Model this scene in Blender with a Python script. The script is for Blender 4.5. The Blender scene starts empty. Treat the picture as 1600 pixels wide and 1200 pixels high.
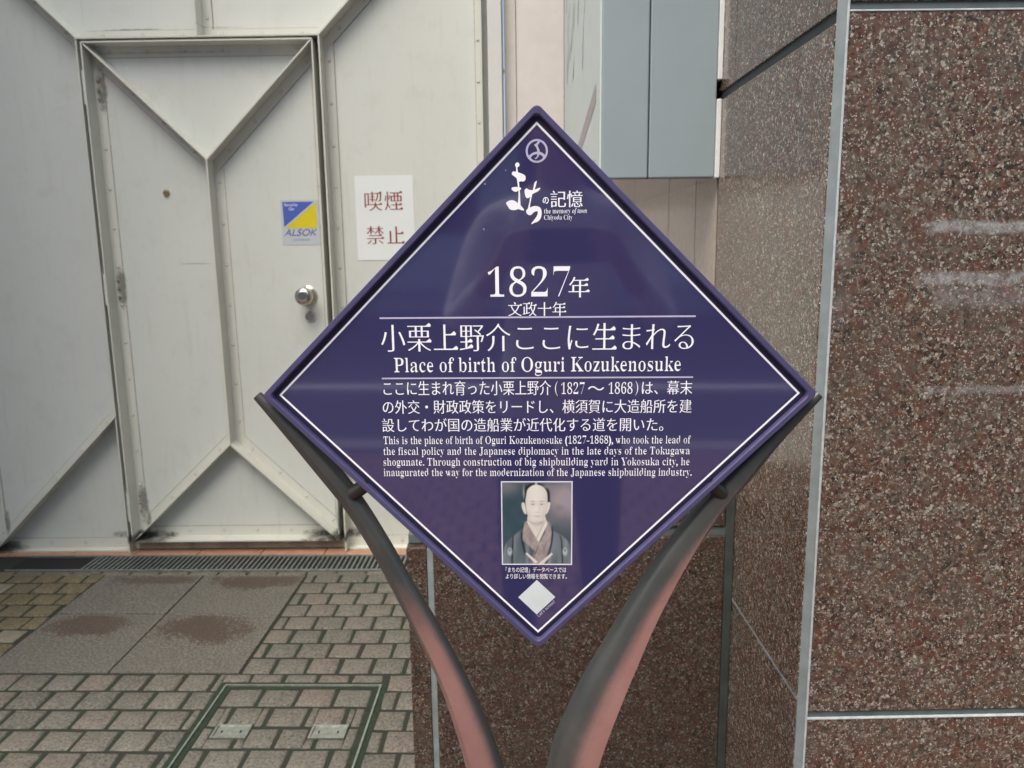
import bpy, bmesh, math, random
from mathutils import Vector, Matrix
random.seed(7)
R = math.radians
sc = bpy.context.scene
COL = sc.collection

# ------------------------------------------------------------------ camera
cam = bpy.data.cameras.new("camera")
camo = bpy.data.objects.new("camera", cam)
COL.objects.link(camo)
cam.sensor_width = 36.0
cam.lens = 36.0 * 1205.0 / 1600.0
cam.clip_start = 0.02
cam.clip_end = 2000
camo.location = (0, 0, 1.34)
_p, _y, _r = R(10.15), R(0.5), R(0.75)
_f = Vector((math.sin(_y) * math.cos(_p), math.cos(_y) * math.cos(_p), -math.sin(_p)))
_x = _f.cross(Vector((0, 0, 1))).normalized()
_u = _x.cross(_f)
_X = _x * math.cos(_r) - _u * math.sin(_r)
_U = _u * math.cos(_r) + _x * math.sin(_r)
camo.rotation_euler = Matrix((_X, _U, -_f)).transposed().to_euler()
cam.dof.use_dof = True
cam.dof.focus_distance = 0.84
cam.dof.aperture_fstop = 12.5
sc.camera = camo

# ------------------------------------------------------------------ sky, sun, exposure
SUN_EL, SUN_AZ = 58.0, 205.0          # azimuth: degrees clockwise from +Y, where the light comes from
world = bpy.data.worlds.new("World")
sc.world = world
world.use_nodes = True
wn = world.node_tree
wn.nodes.clear()
wo = wn.nodes.new("ShaderNodeOutputWorld")
wb = wn.nodes.new("ShaderNodeBackground")
ws = wn.nodes.new("ShaderNodeTexSky")
wh = wn.nodes.new("ShaderNodeHueSaturation")
ws.sky_type = 'NISHITA'
ws.sun_disc = False
ws.sun_elevation = R(SUN_EL)
ws.sun_rotation = R(SUN_AZ)
ws.dust_density = 4.0
wh.inputs['Saturation'].default_value = 1.12
wb.inputs['Strength'].default_value = 0.14
wn.links.new(ws.outputs[0], wh.inputs['Color'])
wt = wn.nodes.new("ShaderNodeMix")
wt.data_type = 'RGBA'; wt.blend_type = 'MULTIPLY'
wt.inputs[0].default_value = 1.0
wt.inputs[7].default_value = (1.01, 1.025, 0.975, 1)
wn.links.new(wh.outputs[0], wt.inputs[6])
wn.links.new(wt.outputs[2], wb.inputs['Color'])
wn.links.new(wb.outputs[0], wo.inputs['Surface'])
sun = bpy.data.lights.new("sun", 'SUN')
sun.energy = 0.8
sun.angle = R(40)
sun.color = (1.0, 0.98, 0.94)
suno = bpy.data.objects.new("sun", sun)
COL.objects.link(suno)
_d = Vector((math.sin(R(SUN_AZ)) * math.cos(R(SUN_EL)), math.cos(R(SUN_AZ)) * math.cos(R(SUN_EL)), math.sin(R(SUN_EL))))
suno.rotation_euler = _d.to_track_quat('Z', 'Y').to_euler()
suno.location = _d * 30
sc.view_settings.view_transform = 'Standard'
sc.view_settings.look = 'None'
sc.view_settings.exposure = 1.12
sc.view_settings.gamma = 1.0

# ------------------------------------------------------------------ helpers
def tag(o, label=None, cat=None, group=None, kind=None):
    if label: o['label'] = label
    if cat: o['category'] = cat
    if group: o['group'] = group
    if kind: o['kind'] = kind
    return o

def empty(name, loc=(0, 0, 0), rz=0.0):
    o = bpy.data.objects.new(name, None)
    COL.objects.link(o)
    o.location = loc
    o.rotation_euler = (0, 0, rz)
    o.empty_display_size = 0.1
    return o

def link(name, bm, mats, parent=None, smooth=None):
    me = bpy.data.meshes.new(name)
    bm.normal_update()
    bm.to_mesh(me)
    bm.free()
    if not isinstance(mats, (list, tuple)): mats = [mats]
    for m in mats: me.materials.append(m)
    if smooth is not None:
        for p in me.polygons: p.use_smooth = True
        me.set_sharp_from_angle(angle=R(smooth))
    o = bpy.data.objects.new(name, me)
    COL.objects.link(o)
    if parent: o.parent = parent
    return o

def box(bm, x0, x1, y0, y1, z0, z1, bev=0.0, mi=0):
    vs = [bm.verts.new((x, y, z)) for x in (x0, x1) for y in (y0, y1) for z in (z0, z1)]
    fs = []
    for q in ((0, 1, 3, 2), (4, 6, 7, 5), (0, 4, 5, 1), (2, 3, 7, 6), (0, 2, 6, 4), (1, 5, 7, 3)):
        f = bm.faces.new([vs[i] for i in q]); f.material_index = mi; fs.append(f)
    if bev > 0:
        es = list({e for f in fs for e in f.edges})
        bmesh.ops.bevel(bm, geom=es, offset=bev, segments=2, affect='EDGES', profile=0.5, clamp_overlap=True)
    return vs

def prism(bm, pts, y0, y1, mi=0, axis='Y'):
    """polygon in (x, z) pushed from y0 (front) to y1 (back)"""
    def mk(a, b, t):
        return (a, t, b) if axis == 'Y' else ((a, b, t) if axis == 'Z' else (t, a, b))
    n = len(pts)
    fr = [bm.verts.new(mk(a, b, y0)) for a, b in pts]
    bk = [bm.verts.new(mk(a, b, y1)) for a, b in pts]
    fs = [bm.faces.new(fr), bm.faces.new(bk[::-1])]
    for i in range(n):
        fs.append(bm.faces.new((fr[i], bk[i], bk[(i + 1) % n], fr[(i + 1) % n])))
    for f in fs: f.material_index = mi
    bmesh.ops.recalc_face_normals(bm, faces=fs)

def disc(bm, c, r, n=24, z=0.0, mi=0):
    f = bm.faces.new([bm.verts.new((c[0] + r * math.cos(2 * math.pi * i / n), c[1] + r * math.sin(2 * math.pi * i / n), z)) for i in range(n)])
    f.material_index = mi

def poly(bm, pts, z=0.0, mi=0):
    vs = [bm.verts.new((a, b, z)) for a, b in pts]
    es = [bm.edges.new((vs[i], vs[(i + 1) % len(vs)])) for i in range(len(vs))]
    r = bmesh.ops.triangle_fill(bm, use_beauty=True, use_dissolve=False, edges=es)
    fs = [f for f in r['geom'] if isinstance(f, bmesh.types.BMFace)]
    for f in fs:
        f.normal_update()
        if f.normal.z < 0: f.normal_flip()
        f.material_index = mi

def smooth_closed(pts, n=3):
    """Catmull-Rom through a closed outline"""
    out = []
    L = len(pts)
    for i in range(L):
        p0, p1, p2, p3 = [pts[(i + k) % L] for k in (-1, 0, 1, 2)]
        for s in range(n):
            t = s / n
            out.append(tuple(0.5 * ((2 * p1[k]) + (-p0[k] + p2[k]) * t + (2 * p0[k] - 5 * p1[k] + 4 * p2[k] - p3[k]) * t * t
                                    + (-p0[k] + 3 * p1[k] - 3 * p2[k] + p3[k]) * t ** 3) for k in (0, 1)))
    return out

def tube(bm, a, b, r, n=16, mi=0, cap=True):
    a, b = Vector(a), Vector(b)
    d = (b - a).normalized()
    s = d.orthogonal().normalized(); t = d.cross(s)
    ra, rb = (r, r) if not isinstance(r, tuple) else r
    A = [bm.verts.new(a + (s * math.cos(2 * math.pi * i / n) + t * math.sin(2 * math.pi * i / n)) * ra) for i in range(n)]
    B = [bm.verts.new(b + (s * math.cos(2 * math.pi * i / n) + t * math.sin(2 * math.pi * i / n)) * rb) for i in range(n)]
    for i in range(n):
        bm.faces.new((A[i], A[(i + 1) % n], B[(i + 1) % n], B[i])).material_index = mi
    if cap:
        bm.faces.new(A[::-1]).material_index = mi
        bm.faces.new(B).material_index = mi

def lathe(bm, prof, org, n=28, mi=0):
    """profile [(depth toward viewer, radius)] turned round the -Y axis through org"""
    rings = []
    for d, r in prof:
        rings.append([bm.verts.new((org[0] + r * math.cos(2 * math.pi * i / n), org[1] - d, org[2] + r * math.sin(2 * math.pi * i / n))) for i in range(n)])
    for a, b in zip(rings, rings[1:]):
        for i in range(n):
            bm.faces.new((a[i], a[(i + 1) % n], b[(i + 1) % n], b[i])).material_index = mi
    bm.faces.new(rings[-1]).material_index = mi
    bm.faces.new(rings[0][::-1]).material_index = mi

# ------------------------------------------------------------------ materials
class NT:
    def __init__(s, name):
        s.m = bpy.data.materials.new(name)
        s.m.use_nodes = True
        s.t = s.m.node_tree
        s.b = s.t.nodes['Principled BSDF']
        s.tc = None
    def n(s, typ, **kw):
        o = s.t.nodes.new(typ)
        for k, v in kw.items():
            if k.startswith('_'): setattr(o, k[1:], v)
            else: o.inputs[k.replace('__', ' ')].default_value = v
        return o
    def l(s, a, b): s.t.links.new(a, b)
    def obj(s):
        if s.tc is None: s.tc = s.n("ShaderNodeTexCoord")
        return s.tc.outputs['Object']
    def mapped(s, scale=(1, 1, 1), loc=(0, 0, 0), rot=(0, 0, 0)):
        m = s.n("ShaderNodeMapping")
        m.inputs['Scale'].default_value = scale; m.inputs['Location'].default_value = loc; m.inputs['Rotation'].default_value = rot
        s.l(s.obj(), m.inputs['Vector'])
        return m.outputs[0]
    def noise(s, scale, detail=4, rough=0.6, vec=None, dist=0.0):
        o = s.n("ShaderNodeTexNoise", Scale=scale, Detail=detail, Roughness=rough, Distortion=dist)
        s.l(vec if vec is not None else s.obj(), o.inputs['Vector'])
        return o
    def ramp(s, fac, stops, interp='LINEAR'):
        r = s.n("ShaderNodeValToRGB")
        r.color_ramp.interpolation = interp
        e = r.color_ramp.elements
        while len(e) < len(stops): e.new(0.5)
        for k, (p, c) in enumerate(stops):
            e[k].position = p
            e[k].color = (c, c, c, 1) if isinstance(c, (int, float)) else (*c, 1)
        s.l(fac, r.inputs['Fac'])
        return r.outputs['Color']
    def mix(s, fac, a, b, mode='MIX'):
        o = s.n("ShaderNodeMix", _data_type='RGBA', _blend_type=mode)
        for v, i in ((fac, o.inputs[0]), (a, o.inputs[6]), (b, o.inputs[7])):
            if hasattr(v, 'is_linked'): s.l(v, i)
            elif isinstance(v, (int, float)): i.default_value = v if i.type == 'VALUE' else (v, v, v, 1)
            else: i.default_value = (*v, 1)
        return o.outputs[2]
    def math(s, op, a, b=None, clamp=False):
        o = s.n("ShaderNodeMath", _operation=op, _use_clamp=clamp)
        for v, i in ((a, 0), (b, 1)):
            if v is None: continue
            if hasattr(v, 'is_linked'): s.l(v, o.inputs[i])
            else: o.inputs[i].default_value = v
        return o.outputs[0]
    def bump(s, h, strength=0.3, dist=0.002):
        o = s.n("ShaderNodeBump", Strength=strength, Distance=dist)
        s.l(h, o.inputs['Height'])
        s.l(o.outputs[0], s.b.inputs['Normal'])
    def col(s, c):
        if hasattr(c, 'is_linked'): s.l(c, s.b.inputs['Base Color'])
        else: s.b.inputs['Base Color'].default_value = (*c, 1)
    def set(s, **kw):
        for k, v in kw.items():
            i = s.b.inputs[k.replace('__', ' ')]
            if hasattr(v, 'is_linked'): s.l(v, i)
            else: i.default_value = v
        return s

def plain(name, c, rough=0.5, metal=0.0, var=0.06, scale=30.0, bump=0.0, spec=0.5):
    """a painted or printed surface with slight mottling"""
    t = NT(name)
    nz = t.noise(scale, 5, 0.6)
    lo = tuple(max(0, v * (1 - var)) for v in c); hi = tuple(min(1, v * (1 + var)) for v in c)
    t.col(t.ramp(nz.outputs['Fac'], [(0.3, lo), (0.7, hi)]))
    t.set(Roughness=rough, Metallic=metal)
    t.b.inputs['Specular IOR Level'].default_value = spec
    if bump: t.bump(nz.outputs['Fac'], bump, 0.001)
    return t.m

def granite(name, rough, dark=1.0, smear=False, spec=0.5, bump=0.12):
    t = NT(name)
    wob = t.noise(170, 2, 0.5)
    add = t.n("ShaderNodeVectorMath", _operation='MULTIPLY_ADD')
    t.l(wob.outputs['Color'], add.inputs[0]); add.inputs[1].default_value = (0.007,) * 3; t.l(t.obj(), add.inputs[2])
    def vor(sc):
        v = t.n("ShaderNodeTexVoronoi", Scale=sc); t.l(add.outputs[0], v.inputs['Vector'])
        c = t.n("ShaderNodeSeparateColor"); t.l(v.outputs['Color'], c.inputs[0])
        return v, c
    v1, s1 = vor(155.0); v2, s2 = vor(310.0); v3, s3 = vor(230.0); v4, s4 = vor(520.0)
    d = dark
    k = lambda *c: tuple(x * d for x in c)
    c1 = t.ramp(s1.outputs[0], [(0.0, k(0.030, 0.022, 0.018)), (0.18, k(0.095, 0.042, 0.027)), (0.42, k(0.135, 0.068, 0.043)),
                                (0.62, k(0.125, 0.095, 0.068)), (0.82, k(0.185, 0.158, 0.12)), (0.95, k(0.33, 0.30, 0.24))], 'CONSTANT')
    c2 = t.ramp(s2.outputs[1], [(0.0, k(0.028, 0.021, 0.017)), (0.28, k(0.105, 0.054, 0.035)), (0.58, k(0.115, 0.092, 0.068)),
                                (0.78, k(0.22, 0.19, 0.15)), (0.93, k(0.45, 0.41, 0.345))], 'CONSTANT')
    m = t.mix(t.ramp(s2.outputs[0], [(0.40, 0.0), (0.6, 1.0)]), c1, c2)
    big = t.noise(14, 4, 0.65)
    m = t.mix(t.ramp(big.outputs['Fac'], [(0.42, 0.0), (0.72, 0.55)]), m, k(0.118, 0.104, 0.080))
    mid = t.noise(38, 4, 0.65)
    m = t.mix(t.ramp(mid.outputs['Fac'], [(0.5, 0.0), (0.66, 0.6)]), m, k(0.125, 0.048, 0.029))
    dk = t.noise(70, 3, 0.6)
    m = t.mix(t.ramp(dk.outputs['Fac'], [(0.58, 0.0), (0.70, 0.6)]), m, k(0.050, 0.040, 0.034))
    fl = t.math('MULTIPLY', t.ramp(s3.outputs[2], [(0.88, 0.0), (0.91, 1.0)]), t.ramp(v3.outputs['Distance'], [(0.2, 1.0), (0.5, 0.0)]))
    m = t.mix(fl, m, k(0.42, 0.38, 0.32))
    f2 = t.math('MULTIPLY', t.ramp(s4.outputs[2], [(0.90, 0.0), (0.92, 1.0)]), t.ramp(v4.outputs['Distance'], [(0.25, 1.0), (0.5, 0.0)]))
    m = t.mix(f2, m, k(0.66, 0.62, 0.55))
    oi = t.n("ShaderNodeObjectInfo")
    m = t.mix(1.0, m, t.ramp(oi.outputs['Random'], [(0.0, (0.93, 0.94, 0.95)), (1.0, (1.06, 1.04, 1.02))]), 'MULTIPLY')
    t.b.inputs['Specular IOR Level'].default_value = spec
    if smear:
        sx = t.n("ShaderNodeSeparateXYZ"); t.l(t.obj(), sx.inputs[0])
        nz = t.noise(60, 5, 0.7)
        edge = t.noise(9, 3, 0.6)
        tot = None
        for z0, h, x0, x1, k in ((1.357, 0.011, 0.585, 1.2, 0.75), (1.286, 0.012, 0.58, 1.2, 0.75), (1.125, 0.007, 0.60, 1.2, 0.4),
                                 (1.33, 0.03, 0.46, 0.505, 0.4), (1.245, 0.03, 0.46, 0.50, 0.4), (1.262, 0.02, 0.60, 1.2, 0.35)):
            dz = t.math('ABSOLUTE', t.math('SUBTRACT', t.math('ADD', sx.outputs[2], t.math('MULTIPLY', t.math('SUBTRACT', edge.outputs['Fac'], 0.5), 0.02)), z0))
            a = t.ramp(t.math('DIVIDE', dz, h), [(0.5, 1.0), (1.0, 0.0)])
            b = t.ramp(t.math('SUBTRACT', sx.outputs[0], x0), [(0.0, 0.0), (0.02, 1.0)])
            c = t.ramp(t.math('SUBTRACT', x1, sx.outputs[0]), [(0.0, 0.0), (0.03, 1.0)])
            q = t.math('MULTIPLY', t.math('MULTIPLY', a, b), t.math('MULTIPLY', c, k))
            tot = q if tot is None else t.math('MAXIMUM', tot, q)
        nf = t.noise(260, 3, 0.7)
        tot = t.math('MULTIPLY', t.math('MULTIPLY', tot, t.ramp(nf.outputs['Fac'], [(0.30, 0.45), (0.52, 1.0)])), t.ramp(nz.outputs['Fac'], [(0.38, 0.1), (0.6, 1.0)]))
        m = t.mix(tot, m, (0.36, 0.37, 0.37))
    t.col(m)
    t.set(Roughness=t.ramp(s1.outputs[1], [(0.0, rough * 0.8), (1.0, rough * 1.25)]))
    t.bump(s2.outputs[2], bump, 0.0006)
    return t.m

M = {}
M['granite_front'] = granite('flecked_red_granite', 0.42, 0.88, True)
M['granite_side'] = granite('polished_red_granite', 0.15, 1.2, spec=1.0, bump=0.03)
M['granite_low'] = granite('dark_red_granite', 0.45, 0.50)
M['sealant'] = plain('grey_sealant', (0.22, 0.26, 0.26), 0.55, var=0.18, scale=25, bump=0.15)
M['sealant_mid'] = plain('weathered_joint', (0.085, 0.108, 0.106), 0.55, var=0.25, scale=25)
M['sealant_deep'] = plain('shaded_corner_joint', (0.045, 0.056, 0.051), 0.6, var=0.3, scale=20)  # darker grey-green sealant for the low wall's corner
M['sealant_edge'] = plain('pale_sealant_edge', (0.46, 0.50, 0.50), 0.5, var=0.2, scale=60)
M['sealant_dark'] = plain('dark_sealant', (0.035, 0.042, 0.042), 0.6, var=0.2, scale=30)

def gate_paint(name, lo, hi):
    t = NT(name)
    big = t.noise(1.6, 3, 0.5)
    c = t.ramp(big.outputs['Fac'], [(0.3, lo), (0.7, hi)])
    gr = t.noise(9, 6, 0.7)
    st = t.noise(5, 5, 0.65, vec=t.mapped((6, 1, 0.7)))
    g = t.math('MULTIPLY', t.ramp(gr.outputs['Fac'], [(0.52, 0.0), (0.8, 1.0)]), 0.22)
    c = t.mix(g, c, (0.36, 0.34, 0.28))
    g2 = t.math('MULTIPLY', t.ramp(st.outputs['Fac'], [(0.56, 0.0), (0.8, 1.0)]), 0.32)
    c = t.mix(g2, c, (0.40, 0.39, 0.34))
    # ingrained dirt with its own patches: door foot corners, hinge bolts, transom edge
    sx = t.n("ShaderNodeSeparateXYZ"); t.l(t.obj(), sx.inputs[0])
    nz = t.noise(28, 6, 0.75)
    tot = None
    for px, pz, rx, rz, kk in ((-0.68, 0.125, 0.16, 0.022, 0.9), (0.17, 0.125, 0.17, 0.024, 0.95), (-1.29, 0.075, 0.10, 0.03, 0.8), (0.18, 0.2, 0.015, 0.09, 0.6), (-0.655, 0.19, 0.012, 0.06, 0.7),
                               (-0.67, 1.187, 0.022, 0.10, 0.7), (-0.67, 1.963, 0.022, 0.10, 0.75), (-0.67, 0.268, 0.022, 0.10, 0.7), (-0.52, 2.186, 0.13, 0.004, 0.7), (-0.2, 2.19, 0.10, 0.003, 0.45), (-1.275, 0.18, 0.012, 0.07, 0.6),
                               (-0.36, 1.285, 0.07, 0.004, 0.35), (-0.42, 2.10, 0.35, 0.006, 0.25), (-0.3, 0.07, 0.5, 0.02, 0.45)):
        dx = t.math('DIVIDE', t.math('SUBTRACT', sx.outputs[0], px), rx); dz = t.math('DIVIDE', t.math('SUBTRACT', sx.outputs[2], pz), rz)
        q = t.math('ADD', t.math('ADD', t.math('MULTIPLY', dx, dx), t.math('MULTIPLY', dz, dz)), t.math('MULTIPLY', t.math('SUBTRACT', nz.outputs['Fac'], 0.5), 3.0))
        q = t.math('MULTIPLY', t.ramp(q, [(0.1, 1.0), (1.1, 0.0)]), kk)
        tot = q if tot is None else t.math('MAXIMUM', tot, q)
    c = t.mix(tot, c, (0.055, 0.05, 0.04))
    t.col(c)
    t.set(Roughness=0.42)
    t.bump(t.noise(220, 2, 0.5).outputs['Fac'], 0.05, 0.0005)
    return t.m
M['gate'] = gate_paint('cream_gate_paint', (0.585, 0.618, 0.578), (0.628, 0.658, 0.618))
M['flange'] = gate_paint('weathered_cream_bar_paint', (0.585, 0.598, 0.540), (0.630, 0.640, 0.578))  # bars tinted slightly warmer than the gate sheets
M['sill'] = plain('grimy_sill_paint', (0.36, 0.34, 0.28), 0.6, var=0.3, scale=14)
M['gate_dark'] = plain('dark_steel_recess', (0.05, 0.05, 0.045), 0.6)
M['line_dirt'] = plain('dirt_line', (0.30, 0.30, 0.27), 0.7, var=0.4, scale=40)  # painted shadow line along bar legs, and dirt rings under rivets
M['grime'] = plain('grimy_paint', (0.28, 0.25, 0.2), 0.6, var=0.35, scale=60)
M['steel'] = plain('brushed_steel', (0.62, 0.60, 0.54), 0.22, 1.0, var=0.05)
M['brass'] = plain('aged_brass', (0.42, 0.36, 0.22), 0.35, 1.0, var=0.2, scale=200)
M['plaster'] = plain('pinkish_plaster', (0.73, 0.70, 0.675), 0.8, var=0.06, scale=9, bump=0.1)
M['plaster_white'] = plain('white_jamb_paint', (0.64, 0.65, 0.64), 0.6, var=0.04, scale=8)
M['cab_front'] = plain('blue_grey_metal', (0.285, 0.345, 0.37), 0.38, 0.0, var=0.05, scale=4)
M['cab_side'] = plain('pale_sign_face', (0.60, 0.66, 0.63), 0.4, var=0.03, scale=3)
M['cab_soffit'] = plain('glossy_brown_soffit', (0.20, 0.165, 0.14), 0.12, 0.5, var=0.08, scale=6)
M['cab_gap'] = plain('cabinet_seam', (0.05, 0.055, 0.06), 0.6)
M['white_trim'] = plain('white_trim', (0.75, 0.77, 0.77), 0.4)
M['mauve'] = plain('mauve_print', (0.40, 0.345, 0.345), 0.5)
M['grey_print'] = plain('grey_print', (0.30, 0.33, 0.33), 0.5, var=0.15)
M['sign_panel'] = plain('glossy_purple_panel', (0.037, 0.033, 0.106), 0.06, var=0.05, scale=6, spec=1.0)
M['sign_frame'] = plain('satin_purple_frame', (0.070, 0.063, 0.145), 0.36, var=0.1, scale=50)
def speckled(m, scale, col):
    nt = m.node_tree; b = nt.nodes['Principled BSDF']
    src = b.inputs['Base Color'].links[0].from_socket
    tc = nt.nodes.new("ShaderNodeTexCoord"); v = nt.nodes.new("ShaderNodeTexVoronoi"); v.inputs['Scale'].default_value = scale
    nt.links.new(tc.outputs['Object'], v.inputs['Vector'])
    sp = nt.nodes.new("ShaderNodeSeparateColor"); nt.links.new(v.outputs['Color'], sp.inputs[0])
    r = nt.nodes.new("ShaderNodeMath"); r.operation = 'LESS_THAN'; nt.links.new(v.outputs['Distance'], r.inputs[0]); r.inputs[1].default_value = 0.035
    q = nt.nodes.new("ShaderNodeMath"); q.operation = 'GREATER_THAN'; nt.links.new(sp.outputs[0], q.inputs[0]); q.inputs[1].default_value = 0.6
    f = nt.nodes.new("ShaderNodeMath"); f.operation = 'MULTIPLY'; nt.links.new(r.outputs[0], f.inputs[0]); nt.links.new(q.outputs[0], f.inputs[1])
    mx = nt.nodes.new("ShaderNodeMix"); mx.data_type = 'RGBA'
    nt.links.new(f.outputs[0], mx.inputs[0]); nt.links.new(src, mx.inputs[6]); mx.inputs[7].default_value = (*col, 1)
    nt.links.new(mx.outputs[2], b.inputs['Base Color'])
M['sign_panel'].node_tree.nodes['Principled BSDF'].inputs['Coat Weight'].default_value = 0.6
M['sign_panel'].node_tree.nodes['Principled BSDF'].inputs['Coat Roughness'].default_value = 0.03
speckled(M['sign_panel'], 38.0, (0.30, 0.30, 0.38)); speckled(M['sign_frame'], 60.0, (0.40, 0.40, 0.45))
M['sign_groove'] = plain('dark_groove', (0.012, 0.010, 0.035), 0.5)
M['letter'] = plain('white_lettering', (0.90, 0.90, 0.95), 0.35, var=0.02)
M['rule'] = plain('pale_lilac_line', (0.52, 0.49, 0.64), 0.4, var=0.03)
M['emblem'] = plain('grey_lilac_emblem', (0.46, 0.46, 0.60), 0.4, var=0.05)
M['blank_code'] = plain('pale_blank_square', (0.62, 0.68, 0.68), 0.45, var=0.05)

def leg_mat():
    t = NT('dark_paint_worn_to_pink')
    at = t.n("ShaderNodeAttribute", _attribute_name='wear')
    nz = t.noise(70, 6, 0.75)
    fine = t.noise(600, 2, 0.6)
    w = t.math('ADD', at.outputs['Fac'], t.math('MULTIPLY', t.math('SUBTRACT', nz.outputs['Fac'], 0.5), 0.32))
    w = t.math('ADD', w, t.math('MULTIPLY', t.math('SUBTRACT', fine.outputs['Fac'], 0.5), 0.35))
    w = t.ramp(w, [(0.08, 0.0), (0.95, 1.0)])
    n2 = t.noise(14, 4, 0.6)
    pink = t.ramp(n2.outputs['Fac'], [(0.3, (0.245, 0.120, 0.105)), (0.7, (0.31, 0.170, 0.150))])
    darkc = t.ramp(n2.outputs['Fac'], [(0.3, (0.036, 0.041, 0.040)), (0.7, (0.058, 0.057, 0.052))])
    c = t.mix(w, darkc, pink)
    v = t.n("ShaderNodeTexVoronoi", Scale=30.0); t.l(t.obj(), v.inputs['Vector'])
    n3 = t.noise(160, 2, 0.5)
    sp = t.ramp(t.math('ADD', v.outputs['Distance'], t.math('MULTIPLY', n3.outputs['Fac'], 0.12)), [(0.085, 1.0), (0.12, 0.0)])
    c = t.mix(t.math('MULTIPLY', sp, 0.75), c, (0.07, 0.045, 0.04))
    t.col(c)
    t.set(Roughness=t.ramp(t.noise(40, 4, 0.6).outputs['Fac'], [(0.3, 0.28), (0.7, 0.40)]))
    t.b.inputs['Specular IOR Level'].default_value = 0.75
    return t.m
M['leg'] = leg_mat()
M['peg'] = plain('dark_peg_metal', (0.06, 0.055, 0.05), 0.4, 0.7)

def sett_mat(name, lo, hi, pink, inlay=False):
    t = NT(name)
    at = t.n("ShaderNodeAttribute", _attribute_name='tone')
    c = t.ramp(at.outputs['Fac'], [(0.0, lo), (0.55, hi), (0.75, pink), (1.0, tuple(v * 0.88 for v in hi))])
    n1 = t.noise(120, 4, 0.75)
    n2 = t.noise(30, 4, 0.6)
    c = t.mix(t.ramp(n1.outputs['Fac'], [(0.46, 0.0), (0.66, 0.9)]), c, tuple(v * 1.75 for v in hi))
    c = t.mix(t.ramp(n1.outputs['Fac'], [(0.34, 0.85), (0.47, 0.0)]), c, tuple(v * 0.4 for v in lo))
    c = t.mix(t.ramp(n2.outputs['Fac'], [(0.5, 0.0), (0.75, 0.45)]), c, tuple(v * 0.62 for v in lo))
    t.col(c)
    t.set(Roughness=0.62)
    h = t.math('ADD', n1.outputs['Fac'], t.math('MULTIPLY', n2.outputs['Fac'], 1.3))
    t.bump(h, 0.7, 0.004)
    return t.m
M['sett'] = sett_mat('grey_pink_setts', (0.092, 0.088, 0.073), (0.128, 0.121, 0.100), (0.138, 0.110, 0.092))
M['sett_red'] = sett_mat('red_brick_pavers', (0.20, 0.105, 0.088), (0.26, 0.14, 0.115), (0.29, 0.17, 0.14))
M['sett_yellow'] = sett_mat('yellow_setts', (0.095, 0.079, 0.045), (0.130, 0.108, 0.062), (0.20, 0.19, 0.155))

def joint_mat():
    t = NT('mossy_joint_sand')
    n1 = t.noise(7, 4, 0.6)
    n2 = t.noise(200, 3, 0.6)
    c = t.ramp(n2.outputs['Fac'], [(0.3, (0.011, 0.013, 0.009)), (0.7, (0.030, 0.032, 0.025))])
    c = t.mix(t.ramp(n1.outputs['Fac'], [(0.42, 0.0), (0.62, 0.8)]), c, (0.013, 0.026, 0.012))
    t.col(c); t.set(Roughness=0.9)
    t.bump(n2.outputs['Fac'], 0.5, 0.003)
    return t.m
M['joint'] = joint_mat()
M['moss'] = plain('damp_moss', (0.013, 0.026, 0.013), 0.9, var=0.5, scale=90, bump=0.8)
M['cover_metal'] = plain('worn_cover_metal', (0.40, 0.42, 0.38), 0.4, 0.8, var=0.25, scale=60)
M['grate'] = plain('galvanised_grating', (0.21, 0.235, 0.22), 0.5, 0.5, var=0.25, scale=40)
M['beige_tile'] = plain('polished_beige_tile', (0.42, 0.355, 0.295), 0.16, var=0.10, scale=60, spec=0.8)
M['black'] = plain('drain_dark', (0.008, 0.008, 0.008), 0.9)
M['terracotta'] = plain('terracotta_tile', (0.40, 0.225, 0.15), 0.6, var=0.16, scale=25)

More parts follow.
